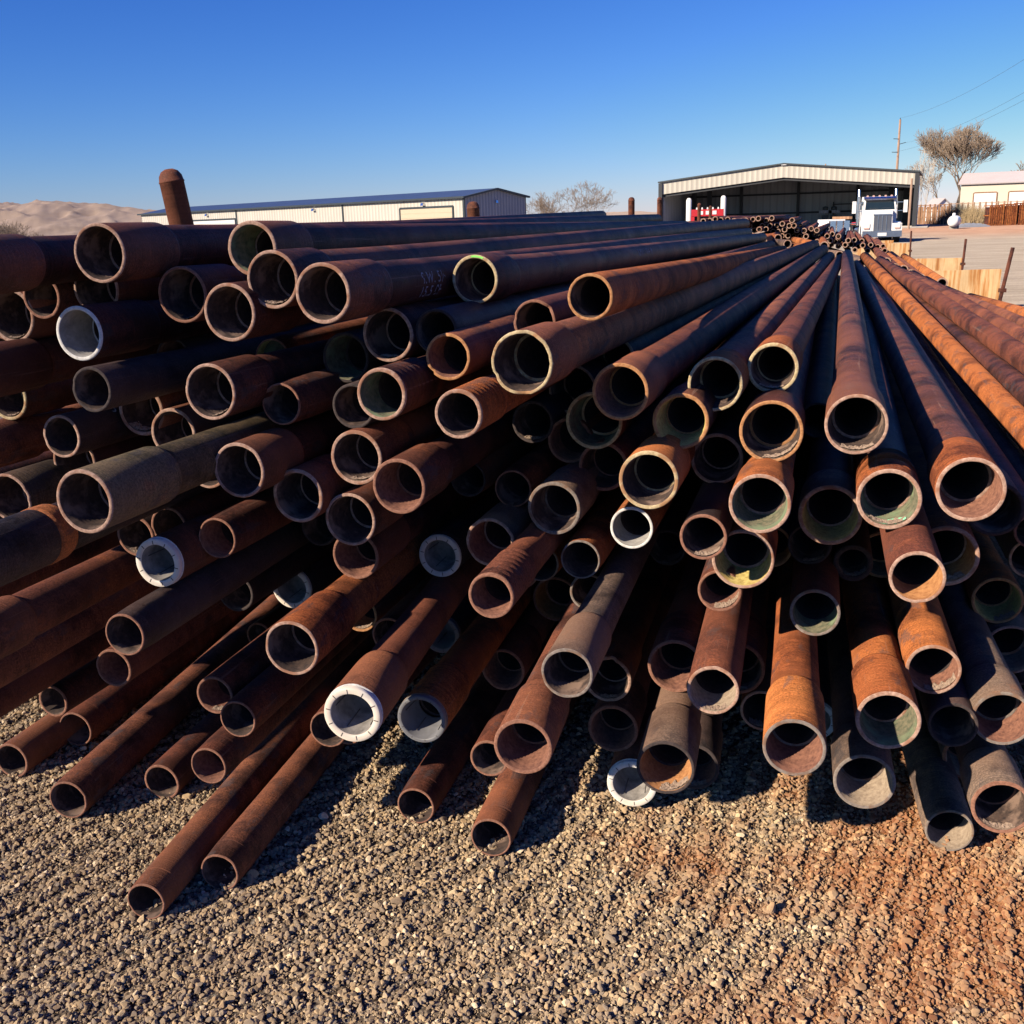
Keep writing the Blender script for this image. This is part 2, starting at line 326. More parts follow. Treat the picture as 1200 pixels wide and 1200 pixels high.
 (-0.5855,2.68,1.367,2.604,12.82,1.297,0.0573,'T','D','d','r','threaded pipe with black opening below the one blocked by a green disc'),
 (-0.4446,2.892,1.456,2.731,13.04,1.41,0.0691,'C','K','g','k','shaded coupled pipe with a green ring deep inside'),
 (-0.3113,2.767,1.527,2.825,12.84,1.494,0.0711,'C','D','d','t','coupled pipe in shade with lit debris in its lower lip, under the lettered pipe'),
 (-0.1451,2.562,1.49,3.02,12.71,1.413,0.0573,'P','R','r','o','smooth thin-walled pipe with whole orange rim, left of the battered coupling'),
 (-0.2992,2.452,1.42,2.845,12.39,1.326,0.0625,'T','D','g','t','ridged red threaded coupling with green-tinged bore, below the shaded coupled pipe'),
 (-0.3928,2.628,1.365,2.782,12.76,1.315,0.0576,'P','K','d','k','dark pipe end hidden left of the ridged red coupling'),
 (-0.0852,3.02,1.649,3.146,13.19,1.536,0.0682,'C','D','d','y','coupled pipe with a bright green fleck on its upper rim, in the top row'),
 (0.0709,2.697,1.556,3.191,12.94,1.451,0.0557,'P','R','d','r','pipe end showing only its upper arc behind the battered coupling'),
 (0.0298,2.287,1.505,3.546,12.37,1.452,0.0709,'C','RR','d','y','widest battered coupled pipe with chipped cream rim in the upper centre'),
 (0.1861,2.357,1.637,3.305,12.8,1.397,0.0513,'P','O','d','o','smooth pipe with whole orange rim and sunlit top, right of the battered coupling'),
 (0.3192,3.219,1.389,3.739,13.18,1.351,0.0715,'C','D','d','y','dark coupled pipe tucked between two sunlit pipes, only its upper rim lit'),
 (0.2643,2.471,1.406,3.706,12.54,1.396,0.0688,'C','RR','r','o','wide orange-backed coupled pipe with brown smooth bore, centre right of the top'),
 (0.2326,2.854,1.267,3.403,12.61,1.22,0.0801,'C','D','g','y','coupled pipe with pale green lower rim under the wide orange-backed one'),
 (0.1897,3.104,1.317,3.421,13.07,1.276,0.0735,'C','D','d','t','partly hidden coupled pipe between the battered coupling and the green-rimmed one'),
 (-0.1164,2.365,1.383,2.987,12.51,1.306,0.0572,'T','O','d','t','ridged orange-red coupling alone in the dark below the battered one'),
 (0.0478,2.639,1.446,3.23,12.87,1.353,0.0555,'P','K','d','o','pipe end mostly hidden under the battered coupling, showing its lit lower rim'),
 (0.0666,2.996,1.242,3.216,12.93,1.208,0.0616,'P','K','d','k','dark pipe end in the gap right of the ridged orange-red coupling'),
 (-0.1831,2.751,1.533,2.932,12.82,1.449,0.0590,'P','K','d','k','dark pipe end peeping over the smooth orange-rimmed pipe'),
 (0.173,2.969,1.19,3.271,12.71,1.141,0.0664,'P','R','r','r','pipe end showing a thin lower arc beneath the green-rimmed coupling'),
 (0.2587,2.869,1.133,3.461,12.96,1.077,0.0707,'C','R','d','r','coupled pipe touching the left side of the bright orange flared one'),
 (0.3232,2.4,1.206,3.445,12.48,1.129,0.0710,'C','O','d','y','bright orange flared coupling with cream rim in the middle of the stack'),
 (0.112,2.704,1.061,3.221,12.72,1.01,0.0730,'C','G','d','g','grey-rimmed coupled pipe with whole rim left of the middle orange flared one'),
 (-0.1292,3.036,1.069,3.044,13.13,1.022,0.0584,'T','R','d','k','threaded pipe with black mouth in the centre, left of its matching twin'),
 (0.0044,2.932,1.061,3.161,13.06,1.043,0.0579,'T','R','d','r','threaded pipe with black mouth in the centre, touching the grey-rimmed coupling'),
 (-0.0642,2.788,0.9454,2.971,12.93,0.8903,0.0700,'C','G','r','t','coupled pipe with broken tan rim and lit floor below the twin threaded mouths'),
 (0.0774,2.912,0.8397,3.097,13.04,0.8148,0.0585,'T','O','d','g','left one of two adjoining small pipes with orange stained backs'),
 (0.1814,2.712,0.913,3.225,12.87,0.8681,0.0578,'T','O','d','g','right one of two adjoining small pipes with orange stained backs'),
 (0.3185,2.696,1.003,3.413,12.83,0.9563,0.0580,'P','O','w','w','small pipe with pale grey bore hanging below the middle orange flared coupling'),
 (0.0171,3.033,0.7795,3.017,13.1,0.7452,0.0598,'P','K','r','r','pipe end showing only its lower arc left beneath the two small orange-backed pipes'),
 (-0.056,2.338,0.9514,2.974,12.57,0.9315,0.0565,'T','R','r','r','ridged coupling with bright orange right rim in the lower centre'),
 (0.1412,3.432,0.5348,3.111,13.48,0.4738,0.0814,'C','R','o','r','coupled pipe with glowing orange bore beside the long grey-rimmed pipe'),
 (0.2185,2.908,0.7465,3.17,13.11,0.6153,0.0574,'P','K','d','g','pipe end nearly hidden behind the long grey-rimmed pipe in the centre'),
 (-0.2197,3.054,0.8302,2.827,13.26,0.7657,0.0678,'W','K','w','k','plugged pipe in deep shade showing only white bits of its plastic ring'),
 (0.5023,3.267,0.7629,3.548,13.27,0.7626,0.0608,'P','K','d','k','dim pipe end right of the small pale-bored pipe'),
 (0.5484,2.725,1.178,3.678,12.86,1.083,0.0695,'C','K','d','t','nearly black coupled pipe with a lit sliver on its right rim'),
 (0.4552,2.401,1.062,3.493,12.62,0.9892,0.0563,'P','K','d','r','dark pipe end left of the orange coupling with yellow bore'),
 (0.5699,2.327,1.16,3.704,12.57,1.041,0.0706,'C','O','g','t','orange coupled pipe with whole tan rim, directly above the yellow-bored one'),
 (0.5752,2.502,0.969,3.601,12.55,0.9546,0.0774,'C','O','y','t','orange coupled pipe with bright yellow inner floor'),
 (0.53,2.557,0.8673,3.532,12.81,0.7918,0.0561,'P','R','r','r','reddish pipe end half under the yellow-bored coupling'),
 (0.6331,2.497,1.294,3.644,12.47,1.17,0.0763,'C','D','d','o','dark coupled pipe with orange lower rim below the tall stepped one'),
 (0.4215,2.549,1.316,3.598,12.66,1.232,0.0701,'C','D','y','o','dark coupled pipe with yellow-green chipped lower lip'),
 (0.5169,2.612,1.396,3.84,12.72,1.306,0.0689,'C','OR','d','y','orange-topped coupled pipe with cream rim crossing over the chipped lip'),
 (0.6892,2.726,1.416,4.042,12.97,1.269,0.0657,'C','OR','d','y','sunlit stepped coupled pipe whose body narrows towards the white truck'),
 (0.7949,2.366,1.331,3.963,12.46,1.331,0.0705,'C','D','d','t','large coupled pipe pointing straight at the viewer below the shed'),
 (0.8777,2.355,1.154,4.129,12.49,1.056,0.0728,'C','OD','g','t','ridged orange coupled pipe with a mint green patch inside'),
 (1.049,2.315,1.182,4.068,12.43,1.207,0.0757,'C','OD','r','t','large ridged orange coupled pipe with wide lit bore at the right'),
 (1.276,2.669,1.033,4.324,12.81,1.121,0.0745,'C','D','d','k','nearly black coupled pipe behind the large ridged orange one'),
 (0.8446,2.68,1.026,3.883,12.54,1.034,0.0826,'C','GD','y','t','coupled pipe with a square sunlit patch on its dark collar'),
 (1.187,3.204,0.7366,4.199,13.21,0.7705,0.0778,'C','O','g','o','thick-walled orange coupled pipe below the mint green patch'),
 (1.093,2.517,0.9567,4.091,12.51,0.929,0.0792,'C','O','o','t','coupled pipe with brown lit bore below the large ridged orange one'),
 (0.8713,2.142,1.036,3.921,12.41,0.9268,0.0587,'P','R','o','t','pipe end with glowing orange lower wall under the brown-bored coupling'),
 (1.545,3.151,0.5885,4.532,13.35,0.5582,0.0778,'C','O','y','o','thick-walled orange coupled pipe near the right edge with golden bore'),
 (1.577,3.035,0.7671,4.622,13.19,0.721,0.0615,'P','K','d','t','dark pipe end cut by the right edge above the golden-bored one'),
 (0.8148,2.671,0.7544,3.76,12.77,0.7043,0.0669,'P','R','g','g','grey-rimmed pipe hanging alone above the orange bottom couplings'),
 (0.8591,2.898,0.8782,3.939,13.02,0.8491,0.0620,'P','K','d','k','dark pipe end right beneath the coupling with the square sunlit patch'),
 (0.9966,2.923,0.8076,4.089,13.36,0.6943,0.0560,'P','K','d','k','dim dark pipe end left of the thick-walled orange one'),
 (0.4319,2.635,0.6242,3.286,12.91,0.5511,0.0764,'C','R','r','r','shaded coupled pipe with a reddish lit bore, left of its smooth-rimmed neighbour'),
 (0.6339,2.793,0.5421,3.469,12.94,0.5098,0.0802,'C','R','d','r','coupled pipe with a square sunlit patch behind its rim at the low centre right'),
 (0.3619,2.341,0.4837,3.017,12.51,0.4649,0.0728,'C','G','o','k','charcoal coupled pipe resting over a tilted white plug'),
 (0.5463,2.958,0.1376,3.222,13.21,0.0911,0.0784,'C','K','r','k','coupled pipe in shade just right of the charcoal one'),
 (0.4791,2.36,0.6807,3.319,12.64,0.6281,0.0633,'P','R','t','t','pipe with pale lit floor below the one with a square sunlit patch'),
 (0.739,2.899,0.3539,3.512,13.13,0.3074,0.0650,'P','R','d','t','pipe end peeping out left of the big streaked orange coupling'),
 (0.6219,2.14,0.6369,3.399,12.36,0.604,0.0703,'C','O','r','g','big streaked orange coupled pipe low at the right of centre'),
 (0.3497,2.927,0.1099,2.849,13.18,0.0786,0.0786,'W','R','w','w','tilted white plastic plug low above the gravel beside the charcoal coupling'),
 (0.2977,3.01,0.2501,3.021,13.2,0.2188,0.0799,'C','R','r','r','rough flared rusty coupling in shade above the tilted white plug'),
 (0.2854,3.05,0.4012,3.134,13.36,0.3431,0.0760,'C','R','d','t','coupled pipe with jagged lit right rim, behind the long grey-rimmed one'),
 (0.9215,2.375,0.5771,3.617,12.63,0.5306,0.0784,'C','O','g','t','big coupled pipe with orange-brown collar and wide grey bore at the lower right'),
 (0.9023,2.457,0.3597,3.635,12.7,0.3132,0.0784,'C','G','t','g','charcoal coupled pipe with a chip of rust inside, lowest beneath the orange-brown collar'),
 (1.103,2.559,0.6274,3.907,12.6,0.5875,0.0697,'P','O','r','t','pipe with a sunlit arched back, its mouth black, at the right'),
 (1.164,2.55,0.4684,3.929,12.83,0.3986,0.0638,'P','K','d','k','invisible dark pipe end in the gap at the lower right'),
 (1.29,2.538,0.489,4.072,12.81,0.4176,0.0772,'C','G','r','g','large grey coupled pipe with reddish bore near the right edge'),
 (1.583,3.107,0.4369,4.388,13.15,0.4278,0.0825,'C','G','t','t','grey-bored coupled pipe cut by the right edge above the large grey one'),
 (1.402,2.933,0.1562,4.053,13.08,0.1216,0.0814,'C','G','t','r','thick pipe with flat grey lit bore under the large grey coupling'),
 (1.234,2.664,0.0732,3.702,12.98,0.0703,0.0703,'T','G','t','g','lowest right threaded grey pipe resting on the rust stained gravel'),
 (1.25,2.414,0.2987,3.906,12.77,0.2487,0.0756,'C','G','d','r','coupled pipe with black mouth in the lower right corner of the stack'),
 (1.052,3.385,0.0722,3.804,13.83,0.0775,0.0722,'W','K','w','w','white plug seen only as a sliver right of the big streaked orange coupling'),
 (1.02,3.424,1.14,4.095,13.45,1.183,0.0599,'P','D','d','k','bluish black pipe running straight back beside the tall stepped one'),
 (0.7686,2.993,0.8438,3.781,12.95,0.8337,0.0657,'P','K','o','o','pipe end showing a short orange arc right of the yellow-bored coupling'),
]
EXTRA = [
 (1.517,2.015,0.8645,4.116,12.3,1.307,0.0575,'O','o','long bright orange pipe running off the right edge, nearest of the parallel set'),
 (1.797,2.325,1.045,4.395,12.6,1.245,0.0575,'R','o','second long orange pipe running off the right edge, beside the darkest gap'),
 (1.884,2.363,1.124,4.593,12.6,1.143,0.0500,'R','o','thinner brown pipe right of the second long orange pipe'),
 (1.861,2.186,1.021,4.719,12.4,1.087,0.0525,'R','o','brown-orange pipe in the middle of the parallel right edge set'),
 (1.94,2.108,1.008,4.837,12.3,1.025,0.0500,'R','o','rust orange pipe near the outer right slope, ending near a row of open ends'),
 (1.88,1.861,1.16,4.947,12,0.9299,0.0500,'R','o','outer brown pipe sloping off the right edge of the stack'),
 (1.692,1.337,1.337,4.969,11.4,0.8856,0.0500,'O','o','outermost rust pipe on the right slope nearest the stained steel sheet'),
 (1.64,2.276,0.9954,4.45,12.5,1.071,0.0550,'D','o','shaded brown pipe in the dark gap between the two long orange pipes'),
]
FILL = [
 (-1.061,3.875,0.4577,1.87,13.33,0.4291,0.1109),
 (-1.023,3.911,0.2422,1.908,13.37,0.2136,0.1094),
 (2.089,3.75,0.4541,5.02,13.21,0.4255,0.1244),
 (-1.533,3.199,1.458,1.398,12.66,1.43,0.1222),
 (-1.575,3.59,1.231,1.356,13.05,1.203,0.122),
 (1.803,3.199,0.502,4.734,12.66,0.4734,0.1159),
 (-1.859,3.187,0.9329,1.072,12.64,0.9043,0.1198),
 (1.513,2.913,0.8921,4.444,12.37,0.8635,0.1063),
 (-1.587,4.197,0.6894,1.344,13.65,0.6608,0.1232),
 (-1.994,3.357,0.6435,0.9368,12.81,0.6149,0.1077),
 (-1.808,3.362,1.104,1.123,12.82,1.076,0.1142),
 (-2.096,3.483,0.2655,0.8344,12.94,0.2369,0.1099),
 (-1.644,3.747,1.306,1.287,13.2,1.278,0.1196),
 (1.938,4.058,0.6094,4.869,13.51,0.5808,0.1086),
 (-1.887,3.005,0.5576,1.044,12.46,0.5291,0.1058),
 (2.322,4.2,0.5344,5.253,13.66,0.5058,0.1229),
 (-2.082,3.5,1.042,0.8493,12.96,1.013,0.1158),
 (-1.513,3.32,0.9352,1.417,12.78,0.9066,0.1066),
 (-2.025,4.063,0.7386,0.9059,13.52,0.71,0.1223),
 (1.993,3.633,0.7808,4.924,13.09,0.7522,0.1065),
 (-0.5495,3.045,0.2595,2.381,12.5,0.2309,0.1077),
 (-1.753,4.135,0.7707,1.178,13.59,0.7421,0.1145),
 (1.696,3.032,0.8118,4.627,12.49,0.7832,0.1232),
 (1.713,3.227,0.2075,4.644,12.68,0.1789,0.1176),
 (2.314,4.073,0.3923,5.245,13.53,0.3637,0.1106),
 (-2.231,3.713,0.4425,0.7005,13.17,0.4139,0.1066),
 (-1.748,3.012,1.039,1.183,12.47,1.01,0.1076),
 (-2.006,3.705,0.7707,0.9249,13.16,0.7421,0.1136),
 (-1.945,3.307,1.073,0.9858,12.76,1.044,0.1156),
 (-1.481,3.077,0.3714,1.45,12.53,0.3428,0.107),
]

# ------------------------------------------------------------------ ground and hills
def ground():
    xs = np.concatenate([-np.geomspace(3800, 12, 40), np.linspace(-11, 11, 45), np.geomspace(12, 3800, 40)])
    ys = np.concatenate([np.linspace(-12, 16, 57), np.geomspace(17, 5200, 70)])
    X, Y = np.meshgrid(xs, ys)
    v = []
    for x, y in zip(X.ravel(), Y.ravel()):
        z = 0.0
        if 14 < y < 400:
            z += .05 * noise.noise(Vector((x * .12, y * .12, 3))) * min(1, (y - 14) / 20)
        # low scraped bank of red dirt past the lot
        if x > 18:
            z += .42 * math.exp(-((y - 84 - .28 * (x - 40)) / 7.0) ** 2) * min(1, (x - 18) / 22)
        v.append((x, y, z))
    nx = len(xs); f = [(j * nx + i, j * nx + i + 1, (j + 1) * nx + i + 1, (j + 1) * nx + i) for j in range(len(ys) - 1) for i in range(nx - 1)]
    m, nt, p = new_mat('gravel_ground'); L = nt.links.new
    g = N(nt, 'ShaderNodeNewGeometry'); pos = g.outputs['Position']
    vo = N(nt, 'ShaderNodeTexVoronoi', feature='F1'); L(pos, vo.inputs['Vector']); vo.inputs['Scale'].default_value = 62
    sc = N(nt, 'ShaderNodeSeparateColor'); L(vo.outputs['Color'], sc.inputs[0])
    near = ramp(nt, sc.outputs[0], [(0, (.14, .105, .075)), (.35, (.27, .21, .15)), (.7, (.40, .32, .23)), (1, (.25, .23, .20))])
    dk = ramp(nt, vo.outputs['Distance'], [(.25, (1, 1, 1)), (.75, (.30, .28, .27))])
    near = mixc(nt, 1, near, dk, 'MULTIPLY')
    # rust washed off the stack into the stones
    sx = N(nt, 'ShaderNodeSeparateXYZ'); L(pos, sx.inputs[0])
    near = mixc(nt, stain(nt, pos), near, (.34, .13, .045))
    far = ramp(nt, noise_tex(nt, pos, .35, 8, .7), [(.3, (.33, .285, .23)), (.6, (.43, .375, .31)), (.75, (.50, .445, .38))])
    spk = ramp(nt, noise_tex(nt, pos, 22, 6, .8), [(.35, (.72, .70, .68)), (.6, (1.12, 1.12, 1.12))])
    far = mixc(nt, 1, far, spk, 'MULTIPLY')
    trk = ramp(nt, noise_tex(nt, pos, .5, 4, .6, (.35, 3.2, 1)), [(.42, (.86, .84, .82)), (.6, (1.08, 1.06, 1.04))])
    far = mixc(nt, 1, far, trk, 'MULTIPLY')
    dirt = ramp(nt, noise_tex(nt, pos, .4, 7, .7), [(.3, (.33, .18, .115)), (.7, (.50, .32, .22))])
    # scraped red dirt beyond 62 m on the right, dry grass land beyond
    nb = noise_tex(nt, pos, .06, 4, .6)
    mb = N(nt, 'ShaderNodeMath', operation='MULTIPLY_ADD', i_1=26.0, i_2=-13.0); L(nb, mb.inputs[0])
    ay = N(nt, 'ShaderNodeMath', operation='ADD'); L(sx.outputs['Y'], ay.inputs[0]); L(mb.outputs[0], ay.inputs[1])
    md = N(nt, 'ShaderNodeMapRange', i_1=66.0, i_2=80.0); L(ay.outputs[0], md.inputs[0])
    mx = N(nt, 'ShaderNodeMapRange', i_1=22.0, i_2=34.0); L(sx.outputs['X'], mx.inputs[0])
    mm = N(nt, 'ShaderNodeMath', operation='MULTIPLY'); L(md.outputs[0], mm.inputs[0]); L(mx.outputs[0], mm.inputs[1])
    far = mixc(nt, mm.outputs[0], far, dirt)
    dry = ramp(nt, noise_tex(nt, pos, .02, 7, .7), [(.3, (.28, .20, .12)), (.7, (.42, .33, .22))])
    mf = N(nt, 'ShaderNodeMapRange', i_1=170.0, i_2=260.0); L(ay.outputs[0], mf.inputs[0])
    far = mixc(nt, mf.outputs[0], far, dry)
    mn = N(nt, 'ShaderNodeMapRange', i_1=6.5, i_2=14.0); L(sx.outputs['Y'], mn.inputs[0])
    c = mixc(nt, mn.outputs[0], near, far)
    L(c, p.inputs['Base Color']); p.inputs['Roughness'].default_value = .95; p.inputs['Specular IOR Level'].default_value = .15
    b = N(nt, 'ShaderNodeBump', invert=True); b.inputs['Strength'].default_value = 1; b.inputs['Distance'].default_value = .014
    L(vo.outputs['Distance'], b.inputs['Height'])
    b2 = N(nt, 'ShaderNodeBump'); b2.inputs['Strength'].default_value = .8; b2.inputs['Distance'].default_value = .012
    L(noise_tex(nt, pos, 9, 8, .8), b2.inputs['Height']); L(b.outputs[0], b2.inputs['Normal']); L(b2.outputs[0], p.inputs['Normal'])
    mb_ = MB(); mb_.add(v, f, 0, True); o = mb_.build('ground', m); o['kind'] = 'structure'
def stain(nt, pos):
    """orange wash: stronger to the right of the picture, in streaks"""
    L = nt.links.new
    sx = N(nt, 'ShaderNodeSeparateXYZ'); L(pos, sx.inputs[0])
    a = noise_tex(nt, pos, 2.1, 5, .62); b = noise_tex(nt, pos, 9, 5, .7)
    s = N(nt, 'ShaderNodeMapRange', i_1=-.2, i_2=1.3, i_3=.0, i_4=.40); L(sx.outputs['X'], s.inputs[0])
    t1 = N(nt, 'ShaderNodeMath', operation='ADD'); L(a, t1.inputs[0]); L(s.outputs[0], t1.inputs[1])
    t2 = N(nt, 'ShaderNodeMath', operation='MULTIPLY_ADD', i_1=.45); L(b, t2.inputs[0]); L(t1.outputs[0], t2.inputs[2])
    r = N(nt, 'ShaderNodeMapRange', i_1=.86, i_2=1.10, i_3=0, i_4=.82); L(t2.outputs[0], r.inputs[0])
    return r.outputs[0]
ground()

def stones():
    """loose gravel: eight stone shapes scattered as one pile of stuff"""
    m, nt, p = new_mat('gravel_stone'); L = nt.links.new
    oi = N(nt, 'ShaderNodeObjectInfo'); g = N(nt, 'ShaderNodeNewGeometry')
    c = ramp(nt, oi.outputs['Random'], [(0, (.14, .10, .065)), (.12, (.24, .18, .125)), (.28, (.40, .285, .165)), (.42, (.26, .215, .17)), (.60, (.46, .34, .20)), (.80, (.34, .265, .185)), (.93, (.56, .44, .27)), (1, (.70, .59, .43))])
    tc = N(nt, 'ShaderNodeTexCoord')
    c = mixc(nt, .55, c, mixc(nt, 1, c, ramp(nt, noise_tex(nt, tc.outputs['Object'], 2.2, 5, .7), [(.3, (.75, .73, .70)), (.7, (1.7, 1.6, 1.45))]), 'MULTIPLY'))
    rc = ramp(nt, oi.outputs['Random'], [(0, (.22, .075, .03)), (.3, (.36, .14, .055)), (.6, (.30, .16, .09)), (1, (.50, .24, .09))])
    c = mixc(nt, stain(nt, g.outputs['Position']), c, rc)
    L(c, p.inputs['Base Color']); p.inputs['Roughness'].default_value = .85; p.inputs['Specular IOR Level'].default_value = .3
    bank = bpy.data.collections.new('stone_shapes')          # source shapes, not linked to the scene
    for k in range(8):
        bm = bmesh.new(); bmesh.ops.create_icosphere(bm, subdivisions=2, radius=1)
        rr = random.Random(k)
        cuts = [(Vector((rr.gauss(0, 1), rr.gauss(0, 1), rr.gauss(0, 1))).normalized(), rr.uniform(.45, .8)) for _ in range(9)]
        sx, sy, sz = rr.uniform(.8, 1.25), rr.uniform(.65, 1.0), rr.uniform(.45, .75)
        for v in bm.verts:
            for n_, d_ in cuts:
                e = v.co.dot(n_) - d_
                if e > 0: v.co -= n_ * e
            v.co = Vector((v.co.x * sx, v.co.y * sy, v.co.z * sz)) * (1 + .06 * noise.noise(v.co * 3 + Vector((k, 0, 0))))
        me = bpy.data.meshes.new('stone'); bm.to_mesh(me); bm.free(); me.materials.append(m)
        o = bpy.data.objects.new('stone', me); bank.objects.link(o)
    rng = np.random.default_rng(11)
    P = []; S = []
    def band(y0, y1, x0, x1, dens, smin, smax, pw=2.2):
        n = int((y1 - y0) * (x1 - x0) * dens)
        x = rng.uniform(x0, x1, n); y = rng.uniform(y0, y1, n)
        k = np.abs(x) < .56 * y + .5
        x = x[k]; y = y[k]; s = smin + (smax - smin) * rng.power(1 / pw, len(x)) ** 1.0
        s = smin + (smax - smin) * rng.random(len(x)) ** pw
        # shallow raked ridges run away from the viewer
        ph = (x * .80 - y * .60) / .085 + .9 * np.sin(x * 2.3 + y * 1.7) + .5 * np.sin(y * 5.1 - x * 3.3)
        rg = .5 + .5 * np.sin(2 * np.pi * ph)
        keep = rng.random(len(x)) < .62 + .38 * rg
        x, y, s, rg = x[keep], y[keep], s[keep] * (.82 + .3 * rg[keep]), rg[keep]
        P.append(np.stack([x, y, s * rng.uniform(-.1, .55, len(x)) + .007 * rg], 1)); S.append(s)
    band(1.4, 3.4, -2.3, 2.3, 34000, .0019, .0112, 3.4)
    band(1.4, 3.6, -2.3, 2.3, 130, .009, .018, 1.6)
    band(3.4, 5.5, -3.5, -.4, 11000, .003, .013, 3.0)
    band(5.5, 8.0, -5, -1.5, 2600, .007, .018)
    band(3.4, 4.4, -.4, 3.0, 8000, .003, .013, 3.0)
    P = np.concatenate(P); S = np.concatenate(S); n = len(S)
    me = bpy.data.meshes.new('gravel'); me.vertices.add(n); me.vertices.foreach_set('co', P.astype(np.float32).ravel())
    a = me.attributes.new('s', 'FLOAT', 'POINT'); a.data.foreach_set('value', S.astype(np.float32))
    rot = rng.uniform(0, 6.283, (n, 3)); rot[:, 0] = rng.normal(0, .35, n); rot[:, 1] = rng.normal(0, .35, n)
    a = me.attributes.new('r', 'FLOAT_VECTOR', 'POINT'); a.data.foreach_set('vector', rot.astype(np.float32).ravel())
    a = me.attributes.new('k', 'INT', 'POINT'); a.data.foreach_set('value', rng.integers(0, 8, n).astype(np.int32))
    o = bpy.data.objects.new('gravel', me); COL.objects.link(o)
    ng = bpy.data.node_groups.new('scatter_stones', 'GeometryNodeTree')
    ng.interface.new_socket('Geometry', in_out='INPUT', socket_type='NodeSocketGeometry')
    ng.interface.new_socket('Geometry', in_out='OUTPUT', socket_type='NodeSocketGeometry')
    I = ng.nodes.new('NodeGroupInput'); O = ng.nodes.new('NodeGroupOutput')
    ci = ng.nodes.new('GeometryNodeCollectionInfo'); ci.inputs['Collection'].default_value = bank; ci.inputs['Separate Children'].default_value = True; ci.inputs['Reset Children'].default_value = True
    ip = ng.nodes.new('GeometryNodeInstanceOnPoints'); ip.inputs['Pick Instance'].default_value = True
    def na(nm, ty):
        q = ng.nodes.new('GeometryNodeInputNamedAttribute'); q.data_type = ty; q.inputs['Name'].default_value = nm; return q.outputs['Attribute']
    l = ng.links.new
    l(I.outputs[0], ip.inputs['Points']); l(ci.outputs[0], ip.inputs['Instance'])
    l(na('k', 'INT'), ip.inputs['Instance Index']); l(na('r', 'FLOAT_VECTOR'), ip.inputs['Rotation']); l(na('s', 'FLOAT'), ip.inputs['Scale'])
    l(ip.outputs[0], O.inputs[0])
    o.modifiers.new('scatter', 'NODES').node_group = ng
    tag(o, 'loose tan and grey crushed gravel, stained orange at the lower right', 'gravel', kind='stuff')
stones()

def hills():
    nx, ny = 420, 70
    U = np.linspace(-420, 900, nx); v = []
    prof_u = [-420, -200, 0, 60, 110, 140, 180, 230, 300, 400, 560, 700, 760, 820, 900]
    prof = [42, 48, 47, 46, 43, 40, 33, 27, 24, 18, 12, 11, 11, 5, 0]
    for j in range(ny):
        t = j / (ny - 1); Y = 2100 + 1500 * t
        for u in U:
            x = (u - 600) / 1277 * Y
            top = np.interp(u, prof_u, prof) / 1277 * 3000
            env = math.sin(min(1, t / .62) * math.pi / 2) ** 1.25
            q = Vector((x / 170 + Y / 400, Y / 300, 0))
            rg = noise.ridged_multi_fractal(q, .9, 2.1, 5, 1.0, 2.0) * .5
            sm = noise.fractal(Vector((x / 420, Y / 420, 5)), 1, 2, 4)
            rg2 = noise.ridged_multi_fractal(Vector((x / 75 + Y / 500, Y / 150, 4)), .9, 2.1, 4, 1.0, 2.0) * .5
            z = top * (.11 * (rg2 - .7) * math.sin(math.pi * min(1, t / .9)) ** .5 + env * (.86 + .10 * sm) - (1 - env) * .02 + .30 * (rg - .75) * math.sin(math.pi * min(1, t / .9)) ** .5)
            v.append((x, Y, max(-3, z)))
    f = [(j * nx + i, j * nx + i + 1, (j + 1) * nx + i + 1, (j + 1) * nx + i) for j in range(ny - 1) for i in range(nx - 1)]
    m = grainy('dry_hillside', (.27, .20, .15), (.40, .305, .24), scale=.012, rough=1, bump=.3, dist=2, c3=(.33, .25, .20))
    o = MB().add(v, f, 0, True).build('hills', m); o['kind'] = 'structure'
hills()
# ------------------------------------------------------------------ pipes
def axis_matrix(a, b, spin):
    """local +Z runs from the near end a to the far end b"""
    z = (b - a).normalized(); x = Vector((0, 0, 1)).cross(z).normalized(); y = z.cross(x)
    M = Matrix(((x.x, y.x, z.x, a.x), (x.y, y.y, z.y, a.y), (x.z, y.z, z.z, a.z), (0, 0, 0, 1)))
    return M
